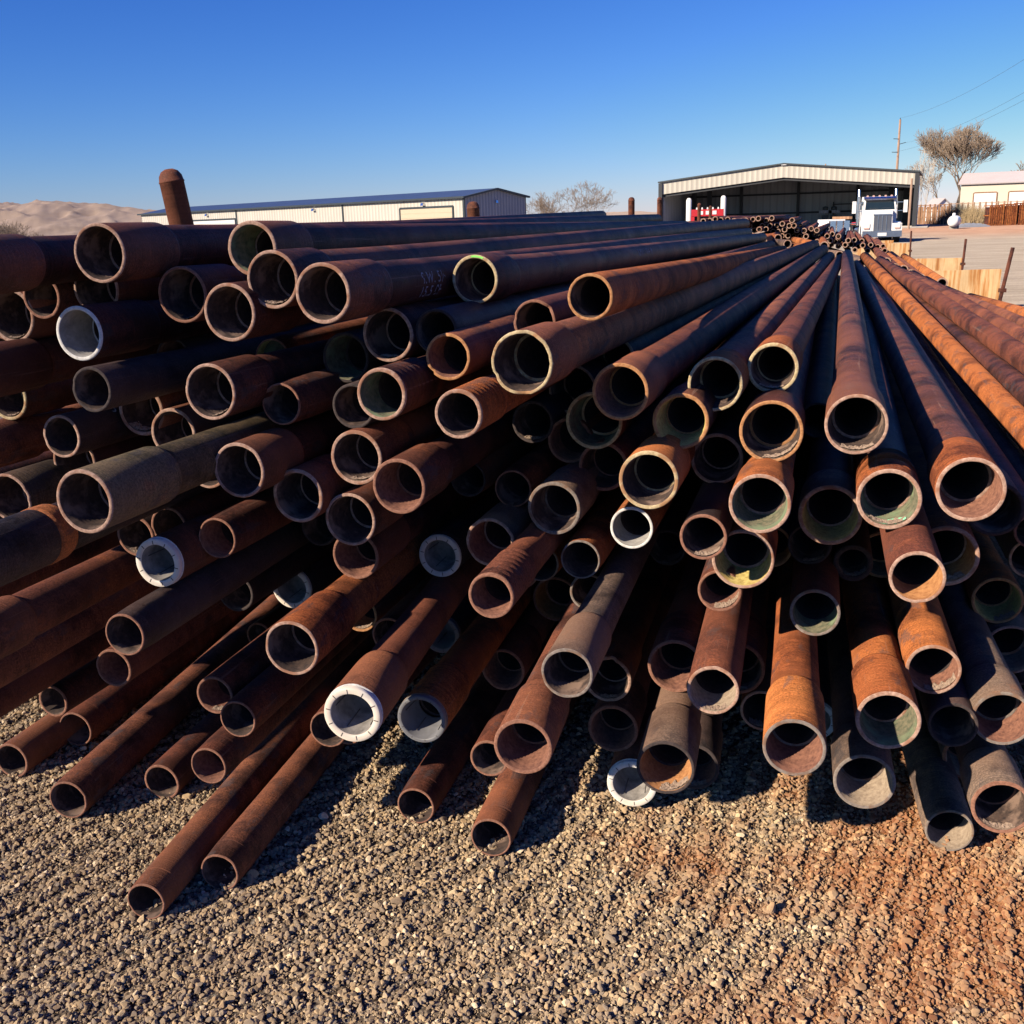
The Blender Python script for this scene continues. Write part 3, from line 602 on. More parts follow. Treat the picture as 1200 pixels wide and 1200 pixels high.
# local frame: y points up, x points left as the viewer sees it
RND = random.Random(5)
def rimjit(seed, amp, z0=.006):
    def j(k, t, r, z):
        if z < z0 and z > -.01:
            n_ = noise.noise(Vector((math.cos(t) * 2.3, math.sin(t) * 2.3, seed * 3.7)))
            n2 = noise.noise(Vector((math.cos(t) * 9, math.sin(t) * 9, seed * 1.7)))
            return r * (1 + amp * .014 * n2), z + max(0, -n_ - .25) * amp * .035 + abs(n2) * amp * .002
        return r, z
    return j
def out_profile_thread(R, L):
    pr = [(R * .93, 0.0), (R * .95, .003)]; z = .006; k = 0
    while z < .075:
        base = R * (.95 + .05 * z / .075)
        pr.append((base - (.0011 if k % 2 else 0), z)); z += .0024; k += 1
    pr += [(R, .08), (R * 1.0, .5), (R * 1.003, 3), (R, L)]
    return pr
def make_pipe(i, row):
    x0, y0, z0, x1, y1, z1, R, ty, col, it, rim, label = row
    a, b = Vector((x0, y0, z0)), Vector((x1, y1, z1)); L = (b - a).length
    mw = axis_matrix(a, b, 0)
    rb = R * .885 if ty in 'CW' else R
    mats = [BODY[col[0]], RIM[rim], BORE[it]]; bmats = [BODY[col[-1]], RIM[rim], BORE['k'], BORE[it]]; mats.append(BORE['k'])  # deep bore gets the black material as painted shade
    rough_ = any(k_ in label for k_ in ('battered', 'chipped', 'broken', 'jagged', 'rough')); jit = rimjit(i, 1.0 if rough_ else RND.uniform(.04, .26))
    ext = None
    if ty in 'CW':
        root = empty('steel_pipe', label=label, cat='pipe', group='rusty steel pipes in the big stack')
        root.matrix_world = mw
        Lc = RND.uniform(.20, .26); inn = R * RND.uniform(.83, .87); pin = R * .70
        # body with swollen upset just behind the coupling
        pr = [(pin, .118), (rb * .93, .118), (rb * .99, Lc - .01), (rb * 1.0, Lc + .05), (rb * .97, Lc + .25), (rb * .955, Lc + .5), (rb * .955, L)]
        pr = pr + [(rb * .80, L), (pin, L - .02), (pin, .118)]
        mi = [1] + [0] * 5 + [1] + [2] * 2
        MB().lathe(pr, 36, mi).build('pipe_body', bmats, root)
        # coupling: outer shell, lip, threaded box
        pc = [(inn * 1.0, .016), (inn * 1.03, .002), (inn * 1.05, 0), (R * .975, 0), (R, .004)]
        mc = [2, 1, 1, 1]
        ridged = i in (79, 82, 101, 93) or label.startswith('ridged')
        if ridged:
            z = .01
            while z < Lc - .02:
                pc += [(R, z), (R * .972, z + .007), (R * .972, z + .011), (R, z + .016)]; mc += [0] * 4; z += .028
        pc += [(R * 1.0, Lc * .5), (R * .995, Lc - .012), (R * .96, Lc), (rb * .97, Lc + .004)]; mc += [0] * 4
        pcb = [(R * .80, .122)]; z = .118; k = 0
        while z > .016:
            pcb.append((inn * (1 - .07 * (z / .118)) + (.0008 if k % 2 else -.0008), z)); z -= .0045; k += 1
        full = pcb + pc; mfull = [2] * len(pcb) + mc
        MB().lathe(full, 44, mfull[:len(full) - 1], jit).build('coupling', mats, root)
        ext = root
        if ty == 'W': plug(root, R, it, rim, inn)
    else:
        inn = R * (.86 if ty == 'T' else .875)
        if 'thick' in label: inn = R * .76
        pr = out_profile_thread(R, L) if ty == 'T' else [(R * .99, 0), (R, .003), (R, .05), (R * 1.01, .12), (R, .4), (R, 3), (R, L)]
        if ty == 'T' and 'ridged' in label:
            pr = [(R * .98, 0)]; z = .008
            while z < .2:
                pr += [(R, z), (R, z + .012), (R * .965, z + .017), (R * .965, z + .021)]; z += .027
            pr += [(R * .92, z), (R * .9, .35), (R * .9, L)]
        Rl = pr[-1][0]
        head = [(inn, L), (inn * .985, .22), (inn * .96, .1), (inn, .03), (inn, 0)]
        full = head + pr + [(inn, L)]
        mi = [3, 3, 2, 2] + [1, 1] + [0] * (len(pr) - 2) + [1]
        o = MB().lathe(full, 44, mi, jit).build('steel_pipe', mats)
        tag(o, label, 'pipe', 'rusty steel pipes in the big stack'); o.matrix_world = mw
        ext = o
    # crumbled scale lying in the lower lip
    if ty in 'CP' and (RND.random() < .28 or 'debris' in label) and it not in 'wk':
        debris(ext, inn, i)
    return ext
def debris(root, inn, seed):
    mb = MB(); n = 26; mdep = 7; vs = []
    span = RND.uniform(.45, .95); c0 = -math.pi / 2 - RND.uniform(-.1, .5); dep = RND.uniform(.03, .07)
    for a in range(n):
        t = c0 + (a / (n - 1) - .5) * 2 * span
        for b in range(mdep):
            q = b / (mdep - 1); e = math.sin(math.pi * a / (n - 1)) ** .6 * math.sin(math.pi * min(1, max(.0, q * .9 + .1))) ** .5
            h = (.0035 + .004 * (noise.noise(Vector((t * 9, q * 5, seed))) + .5) + .0025 * noise.noise(Vector((t * 30, q * 17, seed)))) * e
            r = inn * 1.0 - max(h, -.001) + (.0015 if e < .1 else 0)
            z = .003 + q * dep * (.7 + .5 * noise.noise(Vector((t * 6, seed, 2)))) 
            vs.append((r * math.cos(t), r * math.sin(t), z))
    fs = [(a * mdep + b, (a + 1) * mdep + b, (a + 1) * mdep + b + 1, a * mdep + b + 1) for a in range(n - 1) for b in range(mdep - 1)]
    # bottom side of the crust, against the pipe wall
    vb = [(Vector((x, y, 0)).normalized() * (inn + .0008)).to_tuple()[:2] + (z,) for x, y, z in vs]
    k = len(vs)
    fs2 = [tuple(reversed([q + k for q in f])) for f in fs]
    mb.add(vs + vb, fs + fs2, 0, False).build('scale_debris', M_DEB, root)
def plug(root, R, it, rim, inn):
    """slotted plastic thread protector: flange, ribbed cup, closed back"""
    M1 = M_PLUGG if rim == 'g' else M_PLUG
    ro = R * .985; ri = R * (.74 if it == 'w' else .82); dp = .105 if it == 'w' else .09
    pr = [(ro * .99, -.0015), (ro, -.004), (ro, -.012), (ro * .985, -.015), (ri * 1.03, -.015), (ri, -.012), (ri * .93, dp * .5), (ri * .86, dp)]
    mi = [0] * 5 + [2, 2]
    mb = MB()
    if it == 'w': pr += [(ri * .55, dp + .004), (.0005, dp + .003)]; mi += [2, 2]
    else: pr += [(ri * .8, dp + .003), (inn * .99, dp + .003), (inn * .99, -.0015)]; mi += [0, 0, 0]
    mb.lathe(pr, 48, mi)
    s = mb; n = 10
    for k in range(n):
        t = 2 * math.pi * (k + .3) / n; ct, st = math.cos(t), math.sin(t)
        for r0, r1, z0, z1 in ((ri * 1.03, ro * .93, -.0156, -.0156), (ri * .955, ri * .875, .012, dp * .93)):
            if r0 < r1:
                wdt = .0011
                q = [Vector((r0 * ct, r0 * st, z0)), Vector((r1 * ct, r1 * st, z1))]
                nrm = Vector((-st, ct, 0)) * wdt
                s.add([q[0] - nrm, q[1] - nrm, q[1] + nrm, q[0] + nrm] + [v + Vector((0, 0, .0015)) for v in (q[0] - nrm, q[1] - nrm, q[1] + nrm, q[0] + nrm)],
                      [(0, 1, 2, 3), (7, 6, 5, 4), (0, 4, 5, 1), (1, 5, 6, 2), (2, 6, 7, 3), (3, 7, 4, 0)], 1)
            elif k % 2 == 0:
                nrm = Vector((-st, ct, 0)) * .0011
                q = [Vector((r0 * ct, r0 * st, z0)) * 1, Vector((r1 * ct, r1 * st, z1))]
                inw = Vector((-ct, -st, 0)) * .0012
                s.add([q[0] - nrm, q[1] - nrm, q[1] + nrm, q[0] + nrm] + [v + inw for v in (q[0] - nrm, q[1] - nrm, q[1] + nrm, q[0] + nrm)],
                      [(3, 2, 1, 0), (4, 5, 6, 7), (0, 1, 5, 4), (1, 2, 6, 5), (2, 3, 7, 6), (3, 0, 4, 7)], 1)
    mb.build('end_plug', [M1, M_SLOT, M_CUP if rim != 'g' else M1], root)
def marking(root, text, r, z, ang, size, mirror=1):
    """chalk writing wrapped round the pipe, read towards the far end"""
    cu = bpy.data.curves.new('chalk', 'FONT'); cu.body = text; cu.size = size; cu.space_character = 1.15; cu.space_line = .85
    t = bpy.data.objects.new('chalk', cu); COL.objects.link(t)
    me = bpy.data.meshes.new_from_object(t.evaluated_get(bpy.context.evaluated_depsgraph_get()))
    bpy.data.objects.remove(t)
    bm = bmesh.new(); bm.from_mesh(me)
    bmesh.ops.subdivide_edges(bm, edges=[e for e in bm.edges if e.calc_length() > .01], cuts=2)
    keep = []
    for v in bm.verts:
        x, y = v.co.x, v.co.y; a = ang - y / r
        rr = r + .0006
        v.co = Vector((rr * math.cos(a) * mirror, rr * math.sin(a), z + x))
    kill = [f for f in bm.faces if noise.noise(f.calc_center_median() * 55) > .34]
    bmesh.ops.delete(bm, geom=kill, context='FACES')
    bm.to_mesh(me); bm.free(); me.materials.clear(); me.materials.append(M_CHALK)
    o = bpy.data.objects.new('chalk_marking', me); COL.objects.link(o); o.parent = root
    return o
PO = [make_pipe(i, r) for i, r in enumerate(PIPES)]
def find(s): return next(k for k, r in enumerate(PIPES) if s in r[11])
def body_r(k): return PIPES[k][6] * (.885 * .955 if PIPES[k][7] in 'CW' else 1)
E = [k for k in range(0)]
k = find('lowest of the top left trio'); marking(PO[k], 'S.W. 5\u00bd\n15.5 0F', body_r(k) + .001, .46, math.pi + .10, .045, 1)
k = find('third along the top row'); marking(PO[k], 'P-1  NMVV 1-01', body_r(k) + .001, .55, math.pi + .25, .034, 1)
k = find('largest olive-brown'); marking(PO[k], '3  /  4.L', body_r(k) + .001, .52, math.pi - .65, .05, 1)
k = find('green fleck'); marking(PO[k], 'NMVV 1-014  M', body_r(k) + .001, 2.2, math.pi - .1, .05, 1)
k = find('only its left rim lit'); marking(PO[k], '3', body_r(k) + .001, .16, math.pi - .7, .05, 1)
# orange band behind the collar of the dark pipe at the left edge
k = find('orange band at its collar'); Rk = PIPES[k][6]
MB().lathe([(Rk * .86, .235), (Rk * 1.015, .237), (Rk * 1.02, .25), (Rk * 1.0, .285), (Rk * .93, .30), (Rk * .80, .305)], 36).build('rust_band', M_PEEL, PO[k])
# mint paint inside the ridged orange coupling, green fleck on a rim, green disc blocking a bore
def patch(root, R, t0, t1, z0, z1, mat, name, out=False, nr=14):
    vs = []; 
    for a in range(nr):
        t = t0 + (t1 - t0) * a / (nr - 1)
        for b in range(5):
            q = b / 4; e = .5 + .5 * noise.noise(Vector((t * 5, q * 3, 1.3)))
            z = z0 + (z1 - z0) * q * (.6 + .6 * e) * math.sin(math.pi * (a + .5) / nr) ** .5
            vs.append((R * math.cos(t), R * math.sin(t), z))
    fs = [(a * 5 + b, (a + 1) * 5 + b, (a + 1) * 5 + b + 1, a * 5 + b + 1) for a in range(nr - 1) for b in range(4)]
    vb = [(x * .992, y * .992, z) for x, y, z in vs]; k = len(vs)
    return MB().add(vs + vb, fs + [tuple(reversed([q + k for q in f])) for f in fs], 0, True).build(name, mat, root)
k = find('mint green patch inside'); patch(PO[k], PIPES[k][6] * .822, -math.pi / 2 - .75, -math.pi / 2 + .35, .004, .05, M_MINT, 'paint_trace')
k = find('green fleck'); Rk = PIPES[k][6]
MB().lathe([(Rk * .90, -.0012), (Rk * .97, -.0012)], 44).build('tmp', M_GREEN).name = 'x'
o = bpy.data.objects['x']; bm = bmesh.new(); bm.from_mesh(o.data)
bmesh.ops.delete(bm, geom=[f for f in bm.faces if not (math.radians(80) < math.atan2(f.calc_center_median().y, f.calc_center_median().x) < math.radians(118))], context='FACES')
bm.to_mesh(o.data); bm.free(); o.name = 'paint_fleck'; o.parent = PO[k]
k = find('blocked inside'); Rk = PIPES[k][6]
MB().lathe([(.0005, .055), (Rk * .4, .05), (Rk * .7, .056), (Rk * .855, .04)], 32).build('blocking_disc', BORE['g'], PO[k])

# straight pipes whose near ends lie outside the picture, and pipes lost deep in the gaps
def simple_mesh(R, L, n=28, inn=.86):
    pr = [(R * inn, L), (R * inn, 0), (R * .99, 0), (R, .004), (R, L * .5), (R, L), (R * inn, L)]
    return MB().lathe(pr, n, [2, 1, 1, 0, 0, 1])
for x0, y0, z0, x1, y1, z1, R, col, rim, label in EXTRA:
    a, b = Vector((x0, y0, z0)), Vector((x1, y1, z1))
    mb = MB(); L = (b - a).length
    pr = [(R * .86, L), (R * .86, 0), (R, 0), (R, 2), (R * 1.004, 4), (R, 7), (R, L), (R * .86, L)]
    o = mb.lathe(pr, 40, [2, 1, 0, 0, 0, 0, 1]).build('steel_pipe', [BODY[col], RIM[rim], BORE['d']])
    o.matrix_world = axis_matrix(a, b, 0); tag(o, label, 'pipe', 'rusty steel pipes in the big stack')
base = None
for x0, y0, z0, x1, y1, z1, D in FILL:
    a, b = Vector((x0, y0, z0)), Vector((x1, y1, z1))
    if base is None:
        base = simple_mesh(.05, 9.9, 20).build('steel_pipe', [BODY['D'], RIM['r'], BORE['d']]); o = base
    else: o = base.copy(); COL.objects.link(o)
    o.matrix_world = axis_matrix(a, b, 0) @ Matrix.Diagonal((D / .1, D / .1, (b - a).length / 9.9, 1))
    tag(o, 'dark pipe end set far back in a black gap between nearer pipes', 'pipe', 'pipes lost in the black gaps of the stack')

# second row: loose ends just past the far ends of the big stack
DIR = (at(985, 256, 100) - at(985, 256, 50)).normalized(); DIR.z = 0; DIR.normalize()
second = [(893, 283, 14.2, .135, 'O', 0, 'largest open orange end in the jumble past the stack'),
 (886, 292, 14.0, .115, 'O', 0, 'open end just below the largest orange one in the jumble'),
 (923, 286, 14.6, .115, 'G', -.3, 'greyish open end in the middle of the jumble past the stack'),
 (941, 294, 13.6, .115, 'R', 0, 'lone open end in the lower right of the jumble past the stack'),
 (912, 279, 15.4, .11, 'O', -.35, 'short looking orange pipe slanting left in the jumble'),
 (948, 291, 14.2, .12, 'O', -.4, 'bright orange pipe slanting steeply across the jumble'),
 (957, 288, 14.3, .11, 'O', -.12, 'orange pipe pointing at the viewer in the right of the jumble'),
 (966, 288, 14.4, .115, 'O', -.02, 'rightmost upright looking orange pipe in the jumble'),
 (984, 299, 13.8, .11, 'G', -.25, 'pale dusty pipe between the jumble and the parallel right hand pipes'),
 (1010, 308, 15.0, .125, 'G', -.12, 'dusty pipe with orange paint mark, leftmost open end of the right hand row'),
 (1022, 309, 15.0, .11, 'G', -.1, 'second open end of the right hand row, beside a dusty pipe'),
 (1039, 307, 14.6, .12, 'R', 0, 'brown open end above the start of the long bright orange pipe'),
 (1049, 314, 14.0, .12, 'R', 0, 'brown open end tucked beneath its neighbour in the right hand row'),
 (1059, 316, 14.0, .12, 'O', 0, 'orange open end in the middle of the right hand row'),
 (1067, 321, 13.8, .115, 'R', 0, 'small open end right of the middle of the right hand row'),
 (1079, 326, 13.6, .115, 'R', 0, 'last small open end before the steel sheet, half hidden'),
 (1104, 332, 13.2, .135, 'O', 0, 'rightmost and largest open end, next to the stained steel sheet')]
for u, v, F, D, col, yaw, label in second:
    a = at(u, v, F); L = 8.5 if u > 1000 else 3.6
    d = Matrix.Rotation(-yaw, 3, 'Z') @ DIR
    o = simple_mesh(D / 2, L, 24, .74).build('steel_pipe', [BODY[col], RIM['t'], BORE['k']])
    o.matrix_world = axis_matrix(a, a + d * L, 0)
    tag(o, label, 'pipe', 'loose pipes behind the big stack')
# third row: a heap of small pipes whose ends face the yard
src = simple_mesh(.047, 8.0, 12, .66).build('steel_pipe', [BODY['R'], RIM['t'], BORE['k']])
tag(src, 'small pipe end in the honeycomb heap in front of the open shed', 'pipe', 'small pipes heaped in front of the open shed')
rr = random.Random(8); first = True; cnt = 0
def topline(u): return np.interp(u, [770, 800, 850, 875, 905, 925, 950, 960, 1000, 1030, 1040], [263, 261, 255, 251.5, 254, 257, 266, 272, 279, 286, 289])
def botline(u): return np.interp(u, [770, 870, 885, 910, 940, 980, 1010, 1040, 1060], [265, 264, 276, 284, 288, 291, 292, 295, 298])
F0 = 18.5; px = .098 * 1230 / F0 / .95
r_i = 0; v = 251.0
while v < 296:
    u = 768 + (px / 2 if r_i % 2 else 0)
    while u < 1045:
        vv = v + rr.uniform(-1.6, 1.6) - .03 * (u - 900) * .3
        if topline(u) - .5 <= vv <= botline(u) + 2 and cnt < 99 and rr.random() < .95:
            a = at(u + rr.uniform(-1.6, 1.6), vv, F0 + rr.uniform(-.5, .5))
            o = src if first else src.copy()
            if not first: COL.objects.link(o)
            first = False; cnt += 1
            d = Matrix.Rotation(rr.uniform(-.02, .02), 3, 'Z') @ DIR
            o.matrix_world = axis_matrix(a, a + d * 8, 0)
        u += px * 1.08
    v += px * .92; r_i += 1
print('heap', cnt)

# ------------------------------------------------------------------ background materials
M_SHEET = ribbed('cream_cladding', (.62, .58, .50), .6, .03)
M_SHEETC = ribbed('pale_cream_cladding', (.68, .64, .56), .6, .03)
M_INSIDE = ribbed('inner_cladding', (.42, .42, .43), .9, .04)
M_GREYSHEET = ribbed('grey_cladding', (.34, .35, .40), .5, .03)
M_BLUE = plain('blue_roof_sheet', (.045, .07, .14), .45, spec=.4, var=.1, scale=.5)
M_DTRIM = plain('dark_trim', (.045, .06, .07), .5, var=.2)
M_STEELD = plain('dark_steel_frame', (.03, .033, .04), .6)
M_DOORB = plain('beige_roller_door', (.66, .55, .40), .6, var=.05)
M_WHITE = plain('white_paint', (.80, .79, .77), .25, spec=.5, var=.04)
M_CHROME = plain('chrome', (.62, .63, .66), .18, metal=1, var=.1)
M_GRILLE = plain('chrome_mesh', (.20, .21, .23), .35, metal=.6, var=.2, scale=40)
M_GLASS = plain('dark_glass', (.02, .035, .04), .06, spec=.8)
M_RUBBER = plain('black_rubber', (.018, .018, .02), .8)
M_RED = plain('red_paint', (.55, .02, .03), .4)
M_BLUEP = plain('blue_fender_paint', (.55, .56, .60), .3)  # pale blue-grey, not put on any part
M_AMBER = plain('amber_lens', (.62, .40, .33), .3)
M_LAMP = plain('lamp_lens', (.75, .75, .72), .1)
M_CONC = plain('concrete_slab', (.42, .38, .33), .9, var=.12, scale=1.5)
M_BARK = G('bare_bark', (.16, .12, .09), (.30, .235, .18), scale=9, dist=.02)
M_TWIG = plain('pale_twigs', (.27, .20, .145), .9, var=.25, scale=1)
M_PALEWOOD = plain('pale_poplar_bark', (.50, .44, .37), .9, var=.2, scale=1)
M_WOODP = plain('weathered_pole', (.42, .28, .20), .9, var=.2, scale=3)
M_FENCE = plain('fence_boards', (.34, .19, .105), .9, var=.3, scale=2)
M_YELLOW = plain('pale_yellow_wall', (.68, .63, .52), .7, var=.04, scale=.3)
M_PINKR = plain('pinkish_roof', (.46, .40, .39), .6, var=.06, scale=.3)
M_GREYW = ribbed('grey_gable_wall', (.44, .41, .40), .7, .02)
def plate_mat():
    m, nt, p = new_mat('rust_stained_sheet'); L = nt.links.new
    v, rnd = objvec(nt)
    st = noise_tex(nt, v, 1, 5, .7, (5.5, 5.5, .30)); s2 = noise_tex(nt, v, 3, 6, .7)
    c = ramp(nt, st, [(.30, (.62, .40, .19)), (.48, (.72, .52, .28)), (.56, (.56, .27, .085)), (.68, (.33, .12, .04))])
    c = mixc(nt, .5, c, mixc(nt, 1, c, ramp(nt, s2, [(.3, (.75, .72, .7)), (.7, (1.2, 1.2, 1.2))]), 'MULTIPLY'))
    L(c, p.inputs['Base Color']); p.inputs['Roughness'].default_value = .8
    return m
M_PLATE = plate_mat()

# ------------------------------------------------------------------ capped posts standing beside the stack
def capped_post(u, v_top, F, dia, lean, label):
    top = at(u, v_top, F); h = top.z; R = dia / 2
    o = MB().lathe([(R, 0), (R, h - R * 1.1), (R * 1.04, h - R * 1.08), (R * 1.04, h - R * .98), (R * 1.0, h - R * .95), (R * .93, h - R * .55), (R * .7, h - R * .2), (R * .35, h - .02 * R), (.0005, h)], 28).build('steel_post', BODY['R'])
    o.location = (top.x - lean * h, top.y, 0)
    o.rotation_euler = (0, math.atan(lean), 0)
    tag(o, label, 'post', 'round capped posts along the stack')
capped_post(197, 195, 8.0, .175, -.125, 'big round rusty post with domed cap leaning left behind the top pipes')
capped_post(554, 236, 15.2, .175, -.02, 'rusty capped post in front of the grey end of the long warehouse')
capped_post(740, 231, 27, .16, 0, 'slim rusty capped post standing alone against the open sky')
capped_post(773, 231, 33, .15, 0, 'rusty capped post at the left corner of the open shed')
capped_post(819.5, 238, 41, .13, 0, 'rusty post in front of the left of the red machine')
capped_post(832.5, 241, 45, .12, 0, 'rusty post in front of the right of the red machine')

# ------------------------------------------------------------------ long warehouse on the left
def frame(A, B):
    """local axes: x from A to B, y horizontally away from the viewer, origin A"""
    x = (B - A); Lx = x.length; x.normalize(); y = Vector((-x.y, x.x, 0))
    return Matrix(((x.x, y.x, 0, A.x), (x.y, y.y, 0, A.y), (0, 0, 1, 0), (0, 0, 0, 1))), Lx
def warehouse():
    C1 = gnd(545, 125); C0 = gnd(168, 176)
    M, L = frame(C0, C1); W = 10.5; he, hr = 4.75, 5.6
    root = empty('warehouse', label='long low cream warehouse with blue roof and grey gable end behind the stack', cat='building')
    root.matrix_world = M
    MB().box((L / 2, .1, he / 2), (L, .2, he)).build('wall', M_SHEETC, root)
    MB().box((L / 2, W - .1, he / 2), (L, .2, he)).build('wall', M_SHEETC, root)
    for x, mat in ((L - .1, M_GREYSHEET), (.1, M_SHEETC)):
        # gable drawn in its own local frame so that its ribs stand upright
        g = MB(); t = .2
        pts = [(0, 0), (W, 0), (W, he), (W / 2, hr), (0, he)]
        vs = [(a, -t / 2, b) for a, b in pts] + [(a, t / 2, b) for a, b in pts]
        g.add(vs, [(0, 1, 2, 3, 4), (9, 8, 7, 6, 5)] + [(i, i + 5, (i + 1) % 5 + 5, (i + 1) % 5) for i in range(5)])
        o = g.build('gable_wall', mat, root); o.location = (x, 0, 0); o.rotation_euler = (0, 0, math.pi / 2)
    r = MB(); e = .35
    for s in (0, 1):
        y0, y1 = (-e, W / 2) if s == 0 else (W / 2, W + e); z0, z1 = (he - .05, hr + .05) if s == 0 else (hr + .05, he - .05)
        r.hexa([(-e, y0, z0), (L + e, y0, z0), (L + e, y1, z1), (-e, y1, z1), (-e, y0, z0 + .12), (L + e, y0, z0 + .12), (L + e, y1, z1 + .12), (-e, y1, z1 + .12)])
    r.build('roof', M_BLUE, root)
    MB().box((L / 2, -.42, he + .02), (L + .8, .12, .22)).build('gutter', M_DTRIM, root)
    for s in (0, 1):
        y0, z0, y1, z1 = (-e, he - .1, W / 2, hr) if s == 0 else (W + e, he - .1, W / 2, hr)
        MB().hexa([(L + .02, y0, z0), (L + .4, y0, z0), (L + .4, y1, z1), (L + .02, y1, z1), (L + .02, y0, z0 + .2), (L + .4, y0, z0 + .2), (L + .4, y1, z1 + .2), (L + .02, y1, z1 + .2)]).build('verge_trim', M_DTRIM, root)
    MB().box((L - .02, -.06, he / 2), (.3, .16, he)).build('corner_trim', M_DTRIM, root)
    def xl(u):   # position along the wall of a picture column
        k = (u - 600) / 1277; a = M @ Vector((0, 0, 0)); b = M @ Vector((1, 0, 0)); d = b - a
        return (k * a.y - a.x) / (d.x - k * d.y)
    for u0, u1, h, mat in ((229, 287, 3.4, M_WHITE), (480, 542, 3.75, M_DOORB)):
        a, b = xl(u0), xl(u1)
        d = MB().box(((a + b) / 2, -.05, h / 2), (b - a - .3, .1, h - .1)).build('roller_door', mat, root)
        for k in range(6):
            MB().box(((a + b) / 2, -.11, h * (k + 1) / 7), (b - a - .4, .03, .05)).build('slat_line', M_DOORB, d)
        f = MB(); f.box((a, -.06, h / 2 + .05), (.22, .14, h + .1)); f.box((b, -.06, h / 2 + .05), (.22, .14, h + .1)); f.box(((a + b) / 2, -.06, h + .1), (b - a, .14, .2))
        f.build('door_frame', M_DTRIM, root)
    for u in (288.5, 413): MB().box((xl(u), -.05, he / 2), (.28, .1, he)).build('downpipe', M_DTRIM, root)
    for u in (255, 380, 508): MB().box((xl(u), -.22, he - .55), (.5, .4, .3), taper=.7).build('wall_lamp', M_CHROME, root)
    MB().box((L + .05, W / 2, he - .5), (.35, .4, .3), taper=.7).build('wall_lamp', M_CHROME, root)
warehouse()

# ------------------------------------------------------------------ open fronted shed
def shed():
    A = gnd(774, 134); B = gnd(1072, 123)
    M, L = frame(A, B); D = 15; he, hr = 6.0, 7.4; t = .25
    def slab(pts, y0, y1):
        n = len(pts); vs = [(a, y0, b) for a, b in pts] + [(a, y1, b) for a, b in pts]
        return vs, [tuple(range(n)), tuple(reversed(range(n, 2 * n)))] + [(i, i + n, (i + 1) % n + n, (i + 1) % n) for i in range(n)]
    root = empty('open_shed', label='wide open fronted metal shed with cream fascia and dark interior', cat='building'); root.matrix_world = M
    fd = 1.4
    MB().add(*slab([(0, he - fd), (L / 2, hr - fd), (L, he - fd), (L, he), (L / 2, hr), (0, he)], 0, t)).build('fascia', M_SHEET, root)
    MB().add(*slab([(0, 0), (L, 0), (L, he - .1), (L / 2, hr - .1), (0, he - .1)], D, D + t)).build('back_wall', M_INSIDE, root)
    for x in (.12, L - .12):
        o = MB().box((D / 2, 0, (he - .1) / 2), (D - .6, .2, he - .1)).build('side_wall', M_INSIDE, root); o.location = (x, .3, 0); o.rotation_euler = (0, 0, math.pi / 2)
    r = MB(); e = .3
    for a, b, za, zb in ((-e, L / 2, he - .05, hr + .05), (L / 2, L + e, hr + .05, he - .05)):
        r.hexa([(a, -e, za), (b, -e, zb), (b, D + .5, zb), (a, D + .5, za), (a, -e, za + .16), (b, -e, zb + .16), (b, D + .5, zb + .16), (a, D + .5, za + .16)])
    r.build('roof', M_DTRIM, root)
    MB().box((L / 2, -.15, hr + .06), (.6, .25, .2)).build('ridge_cap', M_WHITE, root)
    for x in (0.0, L): MB().box((x, -.02, he / 2 - .1), (.45, .5, he)).build('corner_column', M_STEELD, root)
    for k in range(1, 4):
        x = L * k / 4
        MB().box((x, D - .5, (he + .3) / 2), (.3, .6, he + .3)).build('wall_column', M_STEELD, root)
    for x in (L - 3.2, L - 1.4, 2.0, 4.0): MB().box((x, D - 3 if x > 10 else D - 5, he / 2 - .2), (.55, .5, he - .6)).build('inner_column', M_STEELD, root)
    for z in (2.0, 4.4): MB().box((L / 2, D - .12, z), (L - .6, .2, .22)).build('girt', M_STEELD, root)
    for a, b, za, zb in ((0.3, L / 2, he - fd + .0, hr - fd), (L / 2, L - .3, hr - fd, he - fd)):
        MB().hexa([(a, t + .02, za - .3), (b, t + .02, zb - .3), (b, t + .4, zb - .3), (a, t + .4, za - .3), (a, t + .02, za), (b, t + .02, zb), (b, t + .4, zb), (a, t + .4, za)]).build('rafter', M_STEELD, root)
    MB().box((L / 2, D / 2 - 1, .03), (L + 3, D + 7, .12)).build('floor_slab', M_CONC, root)
    return M, L
SM, SL = shed()

def white_bollard(u, vt, F, label):
    top = at(u, vt, F); h = top.z; R = .32
    o = MB().lathe([(R, 0), (R, h - .3), (R * .8, h - .12), (R * .4, h - .02), (.001, h)], 16).build('bollard', M_WHITE)
    o.location = (top.x, top.y, 0); tag(o, label, 'bollard', 'white guard posts of the shed')
white_bollard(807.5, 232, 128, 'thick white guard post left of the red machine in the shed')
white_bollard(848, 229, 128, 'thick white guard post right of the red machine in the shed')
def red_machine():
    p = gnd(829, 124); root = empty('red_machine', p, rz=-.25, label='bright red machine frame with a row of white lamps in the shed', cat='machine')
    h = at(829, 245.5, 124).z
    MB().box((0, 0, h - .35), (3.6, .7, .75)).build('top_beam', M_RED, root)
    for x in (-1.65, 1.65): MB().box((x, 0, (h - .7) / 2), (.4, .6, h - .7)).build('leg', M_RED, root)
    MB().box((.2, .6, h * .32), (2.5, 1.6, h * .6)).build('machine_body', M_GREYSHEET, root)
    for k in range(5): MB().box((-1.2 + k * .6, -.1, h + .12), (.2, .25, .25), taper=.6).build('work_lamp', M_WHITE, root)
    for k in range(3): MB().box((-.7 + k * .75, -.37, h - .35), (.45, .05, .4)).build('white_panel', M_WHITE, root)
red_machine()
